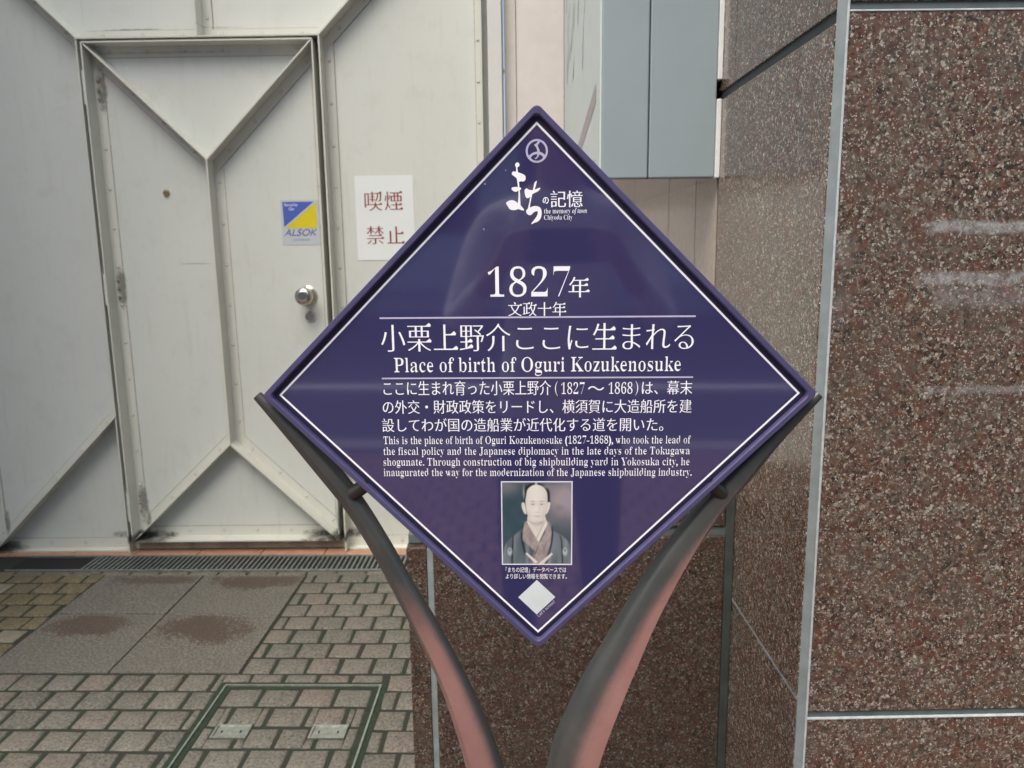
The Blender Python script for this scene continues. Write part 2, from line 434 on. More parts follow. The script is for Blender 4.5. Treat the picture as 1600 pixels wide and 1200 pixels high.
def slab_mat():
    t = NT('granite_slab_with_damp_stains')
    n1 = t.noise(120, 4, 0.75)
    c = t.ramp(n1.outputs['Fac'], [(0.34, (0.045, 0.042, 0.034)), (0.5, (0.108, 0.102, 0.086)), (0.66, (0.205, 0.197, 0.172))])
    n2 = t.noise(12, 4, 0.6)
    c = t.mix(t.ramp(n2.outputs['Fac'], [(0.45, 0.0), (0.75, 0.35)]), c, (0.085, 0.075, 0.06))
    sx = t.n("ShaderNodeSeparateXYZ"); t.l(t.obj(), sx.inputs[0])
    wob = t.noise(60, 10, 0.85)
    wob2 = t.noise(8, 3, 0.6)
    tot = None
    for px, qy, rx, ry, top, k in ((-0.665, 0.315, 0.17, 0.10, 0.392, 0.85), (-0.235, 0.29, 0.19, 0.125, 0.392, 0.95), (-0.19, 0.69, 0.20, 0.085, 0.735, 0.95), (-0.60, 0.70, 0.18, 0.05, 0.735, 0.7)):
        dx = t.math('DIVIDE', t.math('SUBTRACT', sx.outputs[0], px), rx)
        dy = t.math('DIVIDE', t.math('SUBTRACT', sx.outputs[1], qy), ry)
        dd = t.math('ADD', t.math('ADD', t.math('MULTIPLY', dx, dx), t.math('MULTIPLY', dy, dy)), t.math('ADD', t.math('MULTIPLY', t.math('SUBTRACT', wob.outputs['Fac'], 0.5), 4.5), t.math('MULTIPLY', t.math('SUBTRACT', wob2.outputs['Fac'], 0.5), 2.6)))
        q = t.math('MULTIPLY', t.ramp(dd, [(0.55, 1.0), (1.05, 0.0)]), k)
        q = t.math('MULTIPLY', q, t.ramp(t.math('SUBTRACT', top, sx.outputs[1]), [(0.0, 0.0), (0.012, 1.0)]))
        tot = q if tot is None else t.math('MAXIMUM', tot, q)
    c = t.mix(t.math('MULTIPLY', tot, 0.9), c, t.mix(n1.outputs['Fac'], (0.028, 0.018, 0.012), (0.082, 0.053, 0.037)))
    t.col(c)
    t.set(Roughness=0.6)
    t.bump(n1.outputs['Fac'], 0.6, 0.003)
    return t.m
M['slab'] = slab_mat()
M['asphalt'] = plain('asphalt', (0.05, 0.05, 0.052), 0.8, var=0.3, scale=150, bump=0.4)
M['ground'] = plain('city_ground', (0.14, 0.135, 0.125), 0.8, var=0.2, scale=3)
M['road_paint'] = plain('road_marking_paint', (0.84, 0.84, 0.83), 0.6, var=0.05, scale=30)
M['facade'] = plain('grey_facade', (0.28, 0.29, 0.28), 0.7, var=0.08, scale=2)
M['facade_pale'] = plain('pale_facade', (0.66, 0.67, 0.68), 0.7, var=0.06, scale=2)
M['glass'] = plain('dark_window_glass', (0.03, 0.035, 0.045), 0.05)
M['kerb'] = plain('kerb_stone', (0.32, 0.31, 0.29), 0.7, var=0.15, scale=40)
M['paper'] = plain('white_notice_sheet', (0.74, 0.79, 0.79), 0.4, var=0.02, scale=5)
M['red_ink'] = plain('dark_red_lettering', (0.24, 0.028, 0.028), 0.5)
M['stk_grey'] = plain('sticker_grey', (0.50, 0.54, 0.58), 0.35, var=0.02)
M['stk_blue'] = plain('sticker_blue', (0.075, 0.125, 0.46), 0.35, var=0.03)
M['stk_yellow'] = plain('sticker_yellow', (0.66, 0.56, 0.025), 0.35, var=0.03)
M['stk_text'] = plain('sticker_blue_text', (0.085, 0.115, 0.33), 0.4)
M['stk_small'] = plain('sticker_small_text', (0.27, 0.30, 0.36), 0.4)

# ------------------------------------------------------------------ lettering (glyph outlines -> flat printed mesh)
def serif(s, italic=False):
    r = ''
    for ch in s:
        if italic:
            if ch == 'h': r += '\u210e'
            elif 'A' <= ch <= 'Z': r += chr(0x1D434 + ord(ch) - 65)
            elif 'a' <= ch <= 'z': r += chr(0x1D44E + ord(ch) - 97)
            else: r += ch
        elif 'A' <= ch <= 'Z': r += chr(0x1D400 + ord(ch) - 65)
        elif 'a' <= ch <= 'z': r += chr(0x1D41A + ord(ch) - 97)
        elif '0' <= ch <= '9': r += chr(0x1D7CE + ord(ch) - 48)
        else: r += ch
    return r

_FONTCACHE = {}
def outlines(s):
    """closed polylines of a string set at size 1 (in em)"""
    if s in _FONTCACHE: return _FONTCACHE[s]
    c = bpy.data.curves.new("lettering_source", 'FONT')
    c.body = s; c.size = 1.0
    o = bpy.data.objects.new("lettering_source", c)
    COL.objects.link(o)
    dg = bpy.context.evaluated_depsgraph_get()
    cu = o.evaluated_get(dg).to_curve(dg)
    res = []
    for sp in cu.splines:
        if sp.type == 'BEZIER':
            bp = sp.bezier_points; n = len(bp); pts = []
            for i in range(n):
                a, b = bp[i], bp[(i + 1) % n]
                p0, p1, p2, p3 = a.co, a.handle_right, b.handle_left, b.co
                ch = (p3 - p0)
                L = ch.length
                if L < 1e-7:
                    continue
                dev = max(abs(ch.x * (q.y - p0.y) - ch.y * (q.x - p0.x)) / L for q in (p1, p2))
                k = 1 if dev < 0.002 else (3 if dev < 0.03 else 6)
                for j in range(k):
                    t = j / k
                    q = p0 * (1 - t) ** 3 + p1 * 3 * t * (1 - t) ** 2 + p2 * 3 * t * t * (1 - t) + p3 * t ** 3
                    pts.append((q.x, q.y))
        else:
            pts = [(q.co.x, q.co.y) for q in sp.points]
        cl = []
        for q in pts:
            if not cl or math.hypot(q[0] - cl[-1][0], q[1] - cl[-1][1]) > 1e-4: cl.append(q)
        if len(cl) > 2 and math.hypot(cl[0][0] - cl[-1][0], cl[0][1] - cl[-1][1]) < 1e-4: cl.pop()
        if len(cl) > 2: res.append(cl)
    o.to_curve_clear()
    bpy.data.objects.remove(o); bpy.data.curves.remove(c)
    _FONTCACHE[s] = res
    return res

def area(p):
    return 0.5 * sum(p[i][0] * p[(i + 1) % len(p)][1] - p[(i + 1) % len(p)][0] * p[i][1] for i in range(len(p)))

def restyle(cs, tx, ty, uroko=0.0):
    """thin the strokes by tx sideways and ty up-down; optional triangular stroke ends as in a Mincho face"""
    if not cs: return cs
    sgn = 1.0 if area(max(cs, key=lambda p: abs(area(p)))) > 0 else -1.0
    out = []
    for p in cs:
        n = len(p); q = []
        for i in range(n):
            a, b, c = p[i - 1], p[i], p[(i + 1) % n]
            ns = []
            for u, v in ((a, b), (b, c)):
                dx, dy = v[0] - u[0], v[1] - u[1]; L = math.hypot(dx, dy) or 1e-9
                nx, ny = sgn * dy / L, -sgn * dx / L
                ns.append((nx, ny, tx * abs(nx) + ty * abs(ny)))
            (n1x, n1y, o1), (n2x, n2y, o2) = ns
            det = n1x * n2y - n1y * n2x
            if abs(det) < 0.25:
                mx, my = n1x + n2x, n1y + n2y; L = math.hypot(mx, my) or 1e-9; o = 0.5 * (o1 + o2)
                q.append((b[0] - mx / L * o, b[1] - my / L * o))
            else:
                sx = (o1 * n2y - o2 * n1y) / det; sy = (n1x * o2 - n2x * o1) / det
                L = math.hypot(sx, sy); lim = 2.2 * max(tx, ty, 1e-6)
                if L > lim: sx, sy = sx * lim / L, sy * lim / L
                q.append((b[0] - sx, b[1] - sy))
        if uroko > 0:
            r = []; n = len(p)
            for i in range(n):
                a, b, c, d = p[i - 1], p[i], p[(i + 1) % n], p[(i + 2) % n]
                # the short vertical end of a horizontal stroke, facing right, convex at both ends
                pv, nv = (b, c) if sgn < 0 else (a, b)
                L = math.hypot(nv[0] - pv[0], nv[1] - pv[1])
                nx = sgn * (nv[1] - pv[1]) / (L or 1)
                ok = L < 0.11 and nx > 0.96
                if ok:
                    if sgn < 0: other_in, other_out = a, d     # top is b
                    else: other_in, other_out = p[i - 2], c    # top is b
                    ok = abs(other_in[0] - b[0]) > 0.18 or abs(other_out[0] - b[0]) > 0.18
                    far = other_in if sgn < 0 else other_out
                    ok = ok and abs(far[1] - b[1]) < 0.03 and far[0] < b[0] - 0.12
                if ok:
                    x, y = q[i]
                    tri = [(x - 0.17 * uroko, y), (x - 0.045 * uroko, y + 0.085 * uroko), (x + 0.02 * uroko, y + 0.02 * uroko)]
                    r += tri if sgn < 0 else tri[::-1]
                else:
                    r.append(q[i])
            q = r
        out.append(q)
    return out

def fill(cs, z):
    """verts, faces of filled outlines"""
    cu = bpy.data.curves.new("lettering_fill", 'CURVE')
    cu.dimensions = '2D'; cu.fill_mode = 'FRONT'
    for p in cs:
        sp = cu.splines.new('POLY'); sp.points.add(len(p) - 1)
        for k, (x, y) in enumerate(p): sp.points[k].co = (x, y, 0, 1)
        sp.use_cyclic_u = True
    o = bpy.data.objects.new("lettering_fill", cu)
    COL.objects.link(o)
    dg = bpy.context.evaluated_depsgraph_get()
    me = o.evaluated_get(dg).to_mesh()
    vs = [(v.co.x, v.co.y, z) for v in me.vertices]
    fs = [tuple(p.vertices) for p in me.polygons]
    o.evaluated_get(dg).to_mesh_clear()
    bpy.data.objects.remove(o); bpy.data.curves.remove(cu)
    return vs, fs

def flatmesh(name, parts, mats, parent=None):
    V, F, MI = [], [], []
    for vs, fs, mi in parts:
        o = len(V); V += vs; F += [tuple(i + o for i in f) for f in fs]; MI += [mi] * len(fs)
    me = bpy.data.meshes.new(name)
    me.from_pydata(V, [], F)
    for m in (mats if isinstance(mats, (list, tuple)) else [mats]): me.materials.append(m)
    for p, mi in zip(me.polygons, MI): p.material_index = mi
    bm = bmesh.new(); bm.from_mesh(me)
    for f in bm.faces:
        f.normal_update()
        if f.normal.z < 0: f.normal_flip()
    bm.to_mesh(me); bm.free()
    o = bpy.data.objects.new(name, me)
    COL.objects.link(o)
    if parent: o.parent = parent
    return o

def words(s, x0, x1, base, top=None, kind='cjk', tx=0.0, ty=0.0, uroko=0.0, z=0.0, ref=None, tops=None, advance=False):
    """set a line so that it spans x0..x1 with its baseline at base and the reference glyph's top at top; returns parts"""
    cs = outlines(s)
    xs = [q[0] for p in cs for q in p]
    sx = (x1 - x0) / (max(xs) - min(xs)); ox = min(xs)
    if ref:
        ry = [q[1] for p in outlines(ref) for q in p]
        if kind == 'box': lo, hi = min(ry), max(ry)
        else: lo, hi = 0.0, max(ry)
    else:
        ry = [q[1] for p in cs for q in p]; lo, hi = min(ry), max(ry)
    sy = (top - base) / (hi - lo)
    cs = restyle(cs, tx, ty, uroko)
    cs = [[((q[0] - ox) * sx + x0, (q[1] - lo) * sy + base) for q in p] for p in cs]
    v, f = fill(cs, z)
    return [(v, f, 0)]

# ================================================================== SETTING: ground, paving
PZ = R(-2.0)
PO = (-0.87, 2.29)
def pave_obj(name, bm, mats, kind='structure'):
    o = link(name, bm, mats)
    o.location = (PO[0], PO[1], 0); o.rotation_euler = (0, 0, PZ)
    if kind: o['kind'] = kind
    return o

bm = bmesh.new(); box(bm, -400, 400, -400, 400, -0.6, -0.5)
tag(link('ground', bm, M['ground']), kind='structure')
bm = bmesh.new(); box(bm, -60, 60, -2.75, 6.0, -0.3, -0.0048)
tag(link('pavement', bm, M['joint']), kind='structure')
bm = bmesh.new(); box(bm, -60, 60, -2.92, -2.752, -0.3, 0.012, 0.01)
tag(link('kerb', bm, M['kerb']), kind='structure')
bm = bmesh.new(); box(bm, -60, 60, -9.5, -2.922, -0.4, -0.12)
tag(link('road', bm, M['asphalt']), kind='structure')
bm = bmesh.new(); box(bm, -60, 60, -5.06, -4.88, -0.118, -0.115)
tag(link('road_line', bm, M['road_paint']), kind='structure')
bm = bmesh.new(); box(bm, -60, 60, -14, -9.502, -0.3, 0.0)
tag(link('far_pavement', bm, M['kerb']), kind='structure')

CV = (-0.035, 0.492, -0.62, -0.052)          # access cover outline in paving coordinates
def sett(bm, lay, x0, x1, y0, y1, zt=0.0, zb=-0.03, j=0.0018, tone=None):
    if x1 - x0 < 0.012 or y1 - y0 < 0.012: return
    jit = lambda: random.uniform(-j, j)
    zt += random.uniform(-0.0015, 0.0015)
    c = [(x0 + jit(), y0 + jit()), (x1 + jit(), y0 + jit()), (x1 + jit(), y1 + jit()), (x0 + jit(), y1 + jit())]
    cx, cy = sum(a for a, b in c) / 4, sum(b for a, b in c) / 4
    def ring(ins, z):
        return [bm.verts.new((a - ins * (1 if a > cx else -1), b - ins * (1 if b > cy else -1), z + random.uniform(-.0006, .0006))) for a, b in c]
    r0, r1, r2, r3 = ring(-0.001, zb), ring(0.0, zt - 0.007), ring(0.0022, zt - 0.002), ring(0.006, zt)
    fs = [bm.faces.new(r3)]
    for A, B in ((r0, r1), (r1, r2), (r2, r3)):
        for i in range(4): fs.append(bm.faces.new((A[i], A[(i + 1) % 4], B[(i + 1) % 4], B[i])))
    t = random.random() if tone is None else tone
    for f in fs:
        f[lay] = t; f.smooth = True
    fs[0].smooth = True

def pieces(x0, x1, y0, y1, holes):
    out = [(x0, x1, y0, y1)]
    for hx0, hx1, hy0, hy1 in holes:
        nxt = []
        for a, b, c, d in out:
            if b <= hx0 or a >= hx1 or d <= hy0 or c >= hy1: nxt.append((a, b, c, d)); continue
            if a < hx0: nxt.append((a, hx0, c, d))
            if b > hx1: nxt.append((hx1, b, c, d))
            m0, m1 = max(a, hx0), min(b, hx1)
            if c < hy0: nxt.append((m0, m1, c, hy0))
            if d > hy1: nxt.append((m0, m1, hy1, d))
        out = nxt
    return out

bm = bmesh.new(); lay = bm.faces.layers.float.new('tone')
br = bmesh.new(); lay3 = br.faces.layers.float.new('tone')
by = bmesh.new(); lay2 = by.faces.layers.float.new('tone')
PR, PC, G = 0.0975, 0.107, 0.0115
for k in range(-51, 8):
    y0 = k * PR; y1 = y0 + PR - G
    off = (0.5 * PC if k % 2 else 0.0) + random.uniform(-0.006, 0.006)
    for c in range(-36, 24):
        x0 = c * PC + off; x1 = x0 + PC - G + random.uniform(-0.003, 0.003)
        if y0 >= -0.001:
            if x0 < -0.87:
                sett(by, lay2, x0, min(x1, -0.855), y0, y1, tone=0.75 if random.random() < 0.12 else random.uniform(0, 0.6))
                continue
            if x0 < -0.85: x0 = -0.845
            if x1 < 0.008: continue
            if x0 < 0.008: x0 = 0.008
            if y0 > 0.72: continue
        for q in pieces(x0, x1, y0, y1, [CV]): sett(br if k < -11 else bm, lay3 if k < -11 else lay, *q)
for c in range(-36, 24):                                    # the narrow course beside the drain
    x0 = c * 0.125
    sett(bm, lay, x0, x0 + 0.117, 0.752, 0.785, tone=random.uniform(0.2, 0.5))
o = pave_obj('sett_paving', bm, M['sett'])
o = pave_obj('red_paving', br, M['sett_red'])
o = pave_obj('yellow_paving', by, M['sett_yellow'])
bm = bmesh.new()
for x0, x1 in ((-0.845, -0.430), (-0.425, -0.001)):
    for y0, y1 in ((0.0, 0.398), (0.403, 0.745)):
        box(bm, x0, x1, y0, y1, -0.05, 0.001 + random.uniform(-.0012, .0012), 0.0025)
pave_obj('stone_slabs', bm, M['slab'])
bm = bmesh.new()
for i in range(-14, 12):
    box(bm, i * 0.285 + 0.02, i * 0.285 + 0.301, 0.957, 1.36, -0.03, 0.003, 0.002)
pave_obj('threshold', bm, M['terracotta'])

# drain grating
dg_ = empty('drain_grating', (PO[0], PO[1], 0), PZ)
tag(dg_, 'long narrow steel drain grating with close slanting bars in front of the gate foot', 'grating')
bm = bmesh.new()
for i in range(-46, 95):
    x = i * 0.0215
    box(bm, x, x + 0.0085, 0.801, 0.944, -0.022, 0.003, 0.001)
link('grating_bars', bm, M['grate'], dg_)
bm = bmesh.new()
box(bm, -1.31, 2.06, 0.789, 0.800, -0.03, 0.0042, 0.001); box(bm, -1.31, 2.06, 0.945, 0.953, -0.03, 0.0042, 0.001)
link('grating_frame', bm, M['grate'], dg_)
bm = bmesh.new(); box(bm, -1.31, 2.06, 0.8005, 0.9445, -0.0052, -0.0042)  # black sheet under the bars: the channel's shade put into colour
link('channel_floor', bm, M['black'], dg_)

# recessed access cover
ac = empty('access_cover', (PO[0], PO[1], 0), PZ)
tag(ac, 'square access cover in the paving, filled with setts and edged by mossy metal frame', 'manhole cover')
x0, x1, y0, y1 = CV
def ring_frame(bm, x0, x1, y0, y1, w, z0, z1):
    box(bm, x0, x1, y0, y0 + w, z0, z1); box(bm, x0, x1, y1 - w, y1, z0, z1)
    box(bm, x0, x0 + w, y0 + w, y1 - w, z0, z1); box(bm, x1 - w, x1, y0 + w, y1 - w, z0, z1)
bm = bmesh.new(); ring_frame(bm, x0, x1, y0, y1, 0.017, -0.03, -0.003); ring_frame(bm, x0 + .0235, x1 - .0235, y0 + .0235, y1 - .0235, 0.016, -0.03, -0.0035)
link('moss_joint', bm, M['moss'], ac)
bm = bmesh.new(); ring_frame(bm, x0 + .0175, x1 - .0175, y0 + .0175, y1 - .0175, 0.0055, -0.03, 0.001)
link('cover_frame', bm, M['cover_metal'], ac)
bm = bmesh.new(); lay = bm.faces.layers.float.new('tone')
HP = [(0.045, 0.135, -0.327, -0.277), (0.322, 0.412, -0.327, -0.277)]
ix0, ix1, iy0, iy1 = x0 + .042, x1 - .042, y0 + .042, y1 - .042
k = 0; yy = iy1
while yy > iy0 + 0.02:
    ya, yb = max(iy0, yy - PR + G), yy
    pc = (ix1 - ix0 + G) / 4
    xx = ix0 - (0.5 * pc if k % 2 else 0.0)
    while xx < ix1 - 0.01:
        q = (max(xx, ix0), min(xx + pc - G, ix1), ya, yb)
        for q in pieces(*q, [(hp[0] - .010, hp[1] + .010, hp[2] - .010, hp[3] + .010) for hp in HP]): sett(bm, lay, *q)
        xx += pc
    yy -= PR; k += 1
link('sett_inlay', bm, M['sett'], ac)
for hp in HP:
    bm = bmesh.new(); ring_frame(bm, hp[0] - .006, hp[1] + .006, hp[2] - .006, hp[3] + .006, 0.006, -0.03, -0.001)
    box(bm, hp[0], hp[1], hp[2], hp[3], -0.03, -0.004, 0.002)
    h = link('handle_plate', bm, M['cover_metal'], ac)
    for fx in (0.2, 0.8):
        cx = hp[0] + (hp[1] - hp[0]) * fx; cy = 0.5 * (hp[2] + hp[3])
        bm = bmesh.new(); box(bm, cx - .002, cx + .002, cy - .005, cy + .005, -0.0045, -0.0025)
        link('key_slot', bm, M['black'], h)

# ================================================================== GATE
gate = empty('metal_gate', (-0.9, 3.2, 0), R(-1.2))
tag(gate, 'cream painted steel gate with riveted angle bars in diamond pattern and a personnel door', 'gate')
BK = 1.044
def set_back(o):
    c = Vector((0, 0, 1.34)); o.location = c + (Vector(o.location) - c) * BK; o.scale = (BK, BK, BK)
set_back(gate)
gx = lambda X: X + 0.9                       # world X -> gate coordinate
_prot = [0]
def flange(parent, A, B, side, rivets=True, leg=0.04, pro=0.068, w0=0.0, w1=0.0, riv_off=None, fin=True, name='flange', lift=0.0):
    """an L-shaped bar from A to B in the gate plane; side = which side the flat riveted leg lies on (+1 left of A->B, -1 right, 0 none)"""
    _prot[0] += 1
    bm = bmesh.new()
    A, B = Vector(A), Vector(B)
    d = (B - A); L = d.length; d.normalize(); n = Vector((-d.y, d.x))
    P = pro + 0.0007 * (_prot[0] % 7)
    th = 0.0028
    if fin:
        pts = [A - n * th, B - n * th, B + n * th, A + n * th]
        prism(bm, [(q.x, q.y) for q in pts], -P, 0.004)
    if side:
        lt = 0.0045 + 0.0003 * (_prot[0] % 9)
        s = side
        pts = [A + d * 0.001 + n * s * th, B - d * 0.001 + n * s * th, B - d * w1 + n * s * leg, A + d * w0 + n * s * leg]
        prism(bm, [(q.x, q.y) for q in pts], -lt, 0.003)
        g0, g1 = pts[3], pts[2]
        prism(bm, [(q.x, q.y) for q in (g0 + n * s * 0.0004 + d * 0.004, g1 + n * s * 0.0004 - d * 0.004, g1 + n * s * 0.0024 - d * 0.02, g0 + n * s * 0.0024 + d * 0.02)], -0.0008 - 0.00006 * (_prot[0] % 9) - lift, 0.003, mi=1)  # dark strip paints the shadow line along the leg's free edge
        if rivets:
            nr = max(2, int(round(L / 0.155)))
            for i in range(nr):
                q = A + d * (L * (i + 0.5) / nr) + n * s * (riv_off or leg * 0.55)
                tube_riv(bm, q, lt)
    return link(name, bm, [M['flange'], M['line_dirt']], parent, smooth=30)
def tube_riv(bm, q, lt):
    prof = [(lt - 0.001, 0.0058), (lt + 0.002, 0.0052), (lt + 0.0038, 0.003), (lt + 0.0042, 0.001)]
    lathe(bm, prof, (q.x, 0, q.y), 8)
    lathe(bm, [(lt - 0.001, 0.0068), (lt + 0.0003, 0.0068), (lt + 0.00045, 0.0056)], (q.x, 0, q.y), 10, mi=1)

ZB, ZT, ZH = 0.063, 2.142, 3.6
dl, dr = gx(-1.603), gx(-0.714)
# fixed sheets
bm = bmesh.new(); box(bm, gx(-2.26), dl - 0.016, 0.0, 0.03, ZB, ZH); left_sheet = link('gate_sheet', bm, M['gate'], gate)
bm = bmesh.new(); box(bm, dr + 0.022, gx(-0.045), 0.0, 0.03, ZB, ZH); link('gate_sheet', bm, M['gate'], gate)
bm = bmesh.new(); box(bm, dl - 0.0158, dr + 0.0218, 0.0005, 0.03, ZT, ZH); link('gate_sheet', bm, M['gate'], gate)
bm = bmesh.new(); box(bm, dl - 0.08, dr + 0.08, 0.033, 0.06, ZB, ZT + 0.05); link('door_frame', bm, M['gate_dark'], gate)
# left leaf
TLx, TRx = dl - 0.016, dr + 0.024
flange(gate, (TLx, ZT), (TLx - 1.3, ZT + 1.3), +1)
flange(gate, (TLx - 0.0045, ZT), (TRx, ZT), +1, w0=-0.0, w1=0.0)
flange(gate, (TRx, ZT), (TRx + 0.62, ZT + 0.62), -1, w0=-0.012)
flange(gate, (gx(-1.154), ZT), (gx(-1.154), ZH - 0.02), -1, w0=0.045)
flange(gate, (gx(-2.215), ZB + 0.003), (TLx - 0.0005, ZB + 0.003 + (TLx - gx(-2.215)) * 1.005), +1, w0=0.04, w1=0.03)
flange(gate, (gx(-2.215), ZB), (TLx, ZB), +1, leg=0.045, w0=0.045, pro=0.035)
flange(gate, (gx(-2.222), ZH - 0.02), (gx(-2.222), ZB), +1, w1=0.04)
flange(gate, (dl - 0.0185, ZT - 0.004), (dl - 0.0185, ZB + 0.004), 0, fin=True, pro=0.0665)
# right leaf
flange(gate, (TRx, ZT - 0.002), (TRx, ZB), +1, w0=0.0, w1=0.04)
flange(gate, (gx(-0.072), ZB), (gx(-0.072), ZH - 0.02), +1, w0=0.04, leg=0.026, riv_off=0.016)
flange(gate, (TRx, ZB), (gx(-0.072), ZB), +1, leg=0.045, w0=0.045, w1=0.03, pro=0.035)
# the white jamb beside the gate
bm = bmesh.new(); box(bm, gx(-0.048), gx(0.006), -0.055, 0.03, 0.01, ZH, 0.002); link('gate_jamb', bm, M['plaster_white'], gate)
bm = bmesh.new(); box(bm, gx(-2.34), gx(-2.262), -0.03, 0.03, 0.02, ZH, 0.003); link('gate_jamb', bm, M['gate'], gate)

bm = bmesh.new(); box(bm, dl - 0.0157, dr + 0.0217, -0.022, 0.03, ZB + 0.001, 0.112 - 0.011, 0.002); link('door_sill', bm, M['sill'], gate)
# door
door_bm = bmesh.new(); DB, DT = 0.112, 2.130
box(door_bm, dl, dr, -0.004, 0.028, DB, DT)
door = link('door', door_bm, M['gate'], gate)
Vp, Lp = Vector((gx(-1.1545), 1.6885)), Vector((gx(-1.151), 0.541))
e = 0.003
flange(door, (dl + e, DT - e), (dr - e, DT - e), -1, w0=0.05, w1=0.05, leg=0.043, lift=0.004)
flange(door, (dl + e, DB + e), (dl + e, DT - e), -1, w0=0.05, w1=0.055, lift=0.004)
flange(door, (dr - e, DB + e), (dr - e, DT - e), +1, w0=0.05, w1=0.055, leg=0.022, riv_off=0.014, lift=0.004)
flange(door, (dl + e, DB + e), (dr - e, DB + e), +1, w0=0.05, w1=0.05, leg=0.045, lift=0.004)
flange(door, (dl + e, DT - e), Vp, -1, w0=0.06, w1=0.02, lift=0.004)
flange(door, Vp, (dr - e, DT - e), -1, w0=-0.02, w1=0.06, lift=0.004)
flange(door, (dl + e, DB + e), Lp, +1, w0=0.06, w1=0.0, lift=0.004)
flange(door, Lp, (dr - e, DB + e), +1, w0=0.0, w1=0.06, lift=0.004)
flange(door, Lp, Vp, -1, w0=0.02, w1=0.02, lift=0.004)
flange(door, Lp, Vp, +1, w0=0.0, w1=0.0, leg=0.011, riv_off=0.0075, fin=False, name='rivet_strip', lift=0.004)
for zc, ln in ((1.963, 0.125), (1.187, 0.125), (0.268, 0.125)):
    bm = bmesh.new()
    tube(bm, (dl - 0.009, -0.04, zc - ln / 2), (dl - 0.009, -0.04, zc + ln / 2), 0.0075, 12)
    for k in (-0.17, 0.17):
        tube(bm, (dl - 0.009, -0.04, zc + k * ln - 0.001), (dl - 0.009, -0.04, zc + k * ln + 0.001), 0.0085, 12)
    box(bm, dl - 0.0085, dl + 0.0005, -0.066, -0.038, zc - ln / 2, zc + ln / 2)
    link('hinge', bm, M['gate'], door, smooth=40)
    for k in range(3):
        bm = bmesh.new()
        lathe(bm, [(0.0072, 0.007), (0.011, 0.0055), (0.0118, 0.001)], (dl + 0.020, 0, zc + (k - 1) * 0.034), 8)
        link('hinge_bolt', bm, M['grime'], door)
bm = bmesh.new()
lathe(bm, [(0.003, 0.040), (0.009, 0.040), (0.013, 0.035), (0.014, 0.014), (0.036, 0.013), (0.042, 0.020), (0.048, 0.030), (0.058, 0.0355), (0.070, 0.0365), (0.080, 0.034), (0.087, 0.027), (0.0895, 0.015), (0.0885, 0.005)], (gx(-0.806), 0, 1.150), 32)
link('door_knob', bm, M['steel'], door, smooth=35)
bm = bmesh.new()
lathe(bm, [(0.003, 0.0225), (0.010, 0.0215), (0.014, 0.018), (0.014, 0.013), (0.011, 0.0125), (0.011, 0.002)], (gx(-0.801), 0, 1.064), 28)
box(bm, gx(-0.801) - .0012, gx(-0.801) + .0012, -0.0125, -0.0105, 1.059, 1.069)
link('lock_cylinder', bm, M['steel'], door, smooth=35)
bm = bmesh.new()
lathe(bm, [(0.003, 0.0135), (0.008, 0.0135), (0.012, 0.011), (0.013, 0.006), (0.010, 0.0055), (0.010, 0.001)], (gx(-1.352), 0, 1.567), 24)
link('peephole', bm, M['brass'], door, smooth=35)

# sticker on the door, notice on the gate leaf
GM = Matrix.Translation(gate.location) @ Matrix.Rotation(R(-1.2), 4, 'Z') @ Matrix.Scale(BK, 4)
stk = empty('security_sticker', GM @ Vector((gx(-0.8195), -0.0045, 1.445)), R(-1.2))
stk.scale = (BK, BK, BK)
tag(stk, 'small blue and yellow security company sticker on the personnel door above the knob', 'sticker')
bm = bmesh.new(); box(bm, -0.0765, 0.0765, -0.0006, 0.0004, -0.09, 0.0885); link('backing', bm, M['stk_grey'], stk)
def onface(o, parent=None, y=-0.001):
    o.rotation_euler = (R(90), 0, 0); o.location = (0, y, 0)
    return o
bm = bmesh.new()
poly(bm, [(-0.068, 0.081), (0.059, 0.081), (-0.066, -0.018)], 0, 0)
poly(bm, [(0.068, 0.078), (0.068, -0.023), (-0.062, -0.023)], 0.0, 1)
onface(link('triangle_print', bm, [M['stk_blue'], M['stk_yellow']], stk))
pt = words('ALSOK', -0.064, 0.067, -0.054, -0.027, tx=-0.022, ty=-0.014)
pt[0] = ([(x + (y + 0.041) * 0.35, y, z) for x, y, z in pt[0][0]], pt[0][1], 0)
onface(flatmesh('brand_lettering', pt, M['stk_text'], stk))
onface(flatmesh('small_lettering', words('綜合警備保障', -0.03, 0.035, -0.0735, -0.0655), M['stk_small'], stk))
onface(flatmesh('slogan_lettering', words('Security', -0.061, -0.006, 0.0605, 0.0755, ref='Sy', kind='box') + words('On', -0.043, -0.022, 0.0475, 0.059), M['letter'], stk), y=-0.0013)

nt = empty('no_smoking_notice', GM @ Vector((gx(-0.4755), -0.001, 1.457)), R(-1.2))
nt.scale = (BK, BK, BK)
tag(nt, 'white sheet with four large dark red characters stuck on the gate beside the purple sign', 'notice')
bm = bmesh.new(); box(bm, -0.1175, 0.1175, -0.0006, 0.0004, -0.167, 0.167)
link('sheet', bm, M['paper'], nt)
for row in ((('喫', -0.080, -0.010, 0.029, 0.105), ('煙', 0.0, 0.072, 0.029, 0.105)), (('禁', -0.078, -0.008, -0.104, -0.030), ('止', 0.005, 0.074, -0.102, -0.032))):
    for ch, xa, xb, za, zb in row:
        onface(flatmesh('warning_character', words(ch, xa, xb, za, zb, tx=-0.004, ty=0.012, uroko=0.9), M['red_ink'], nt))

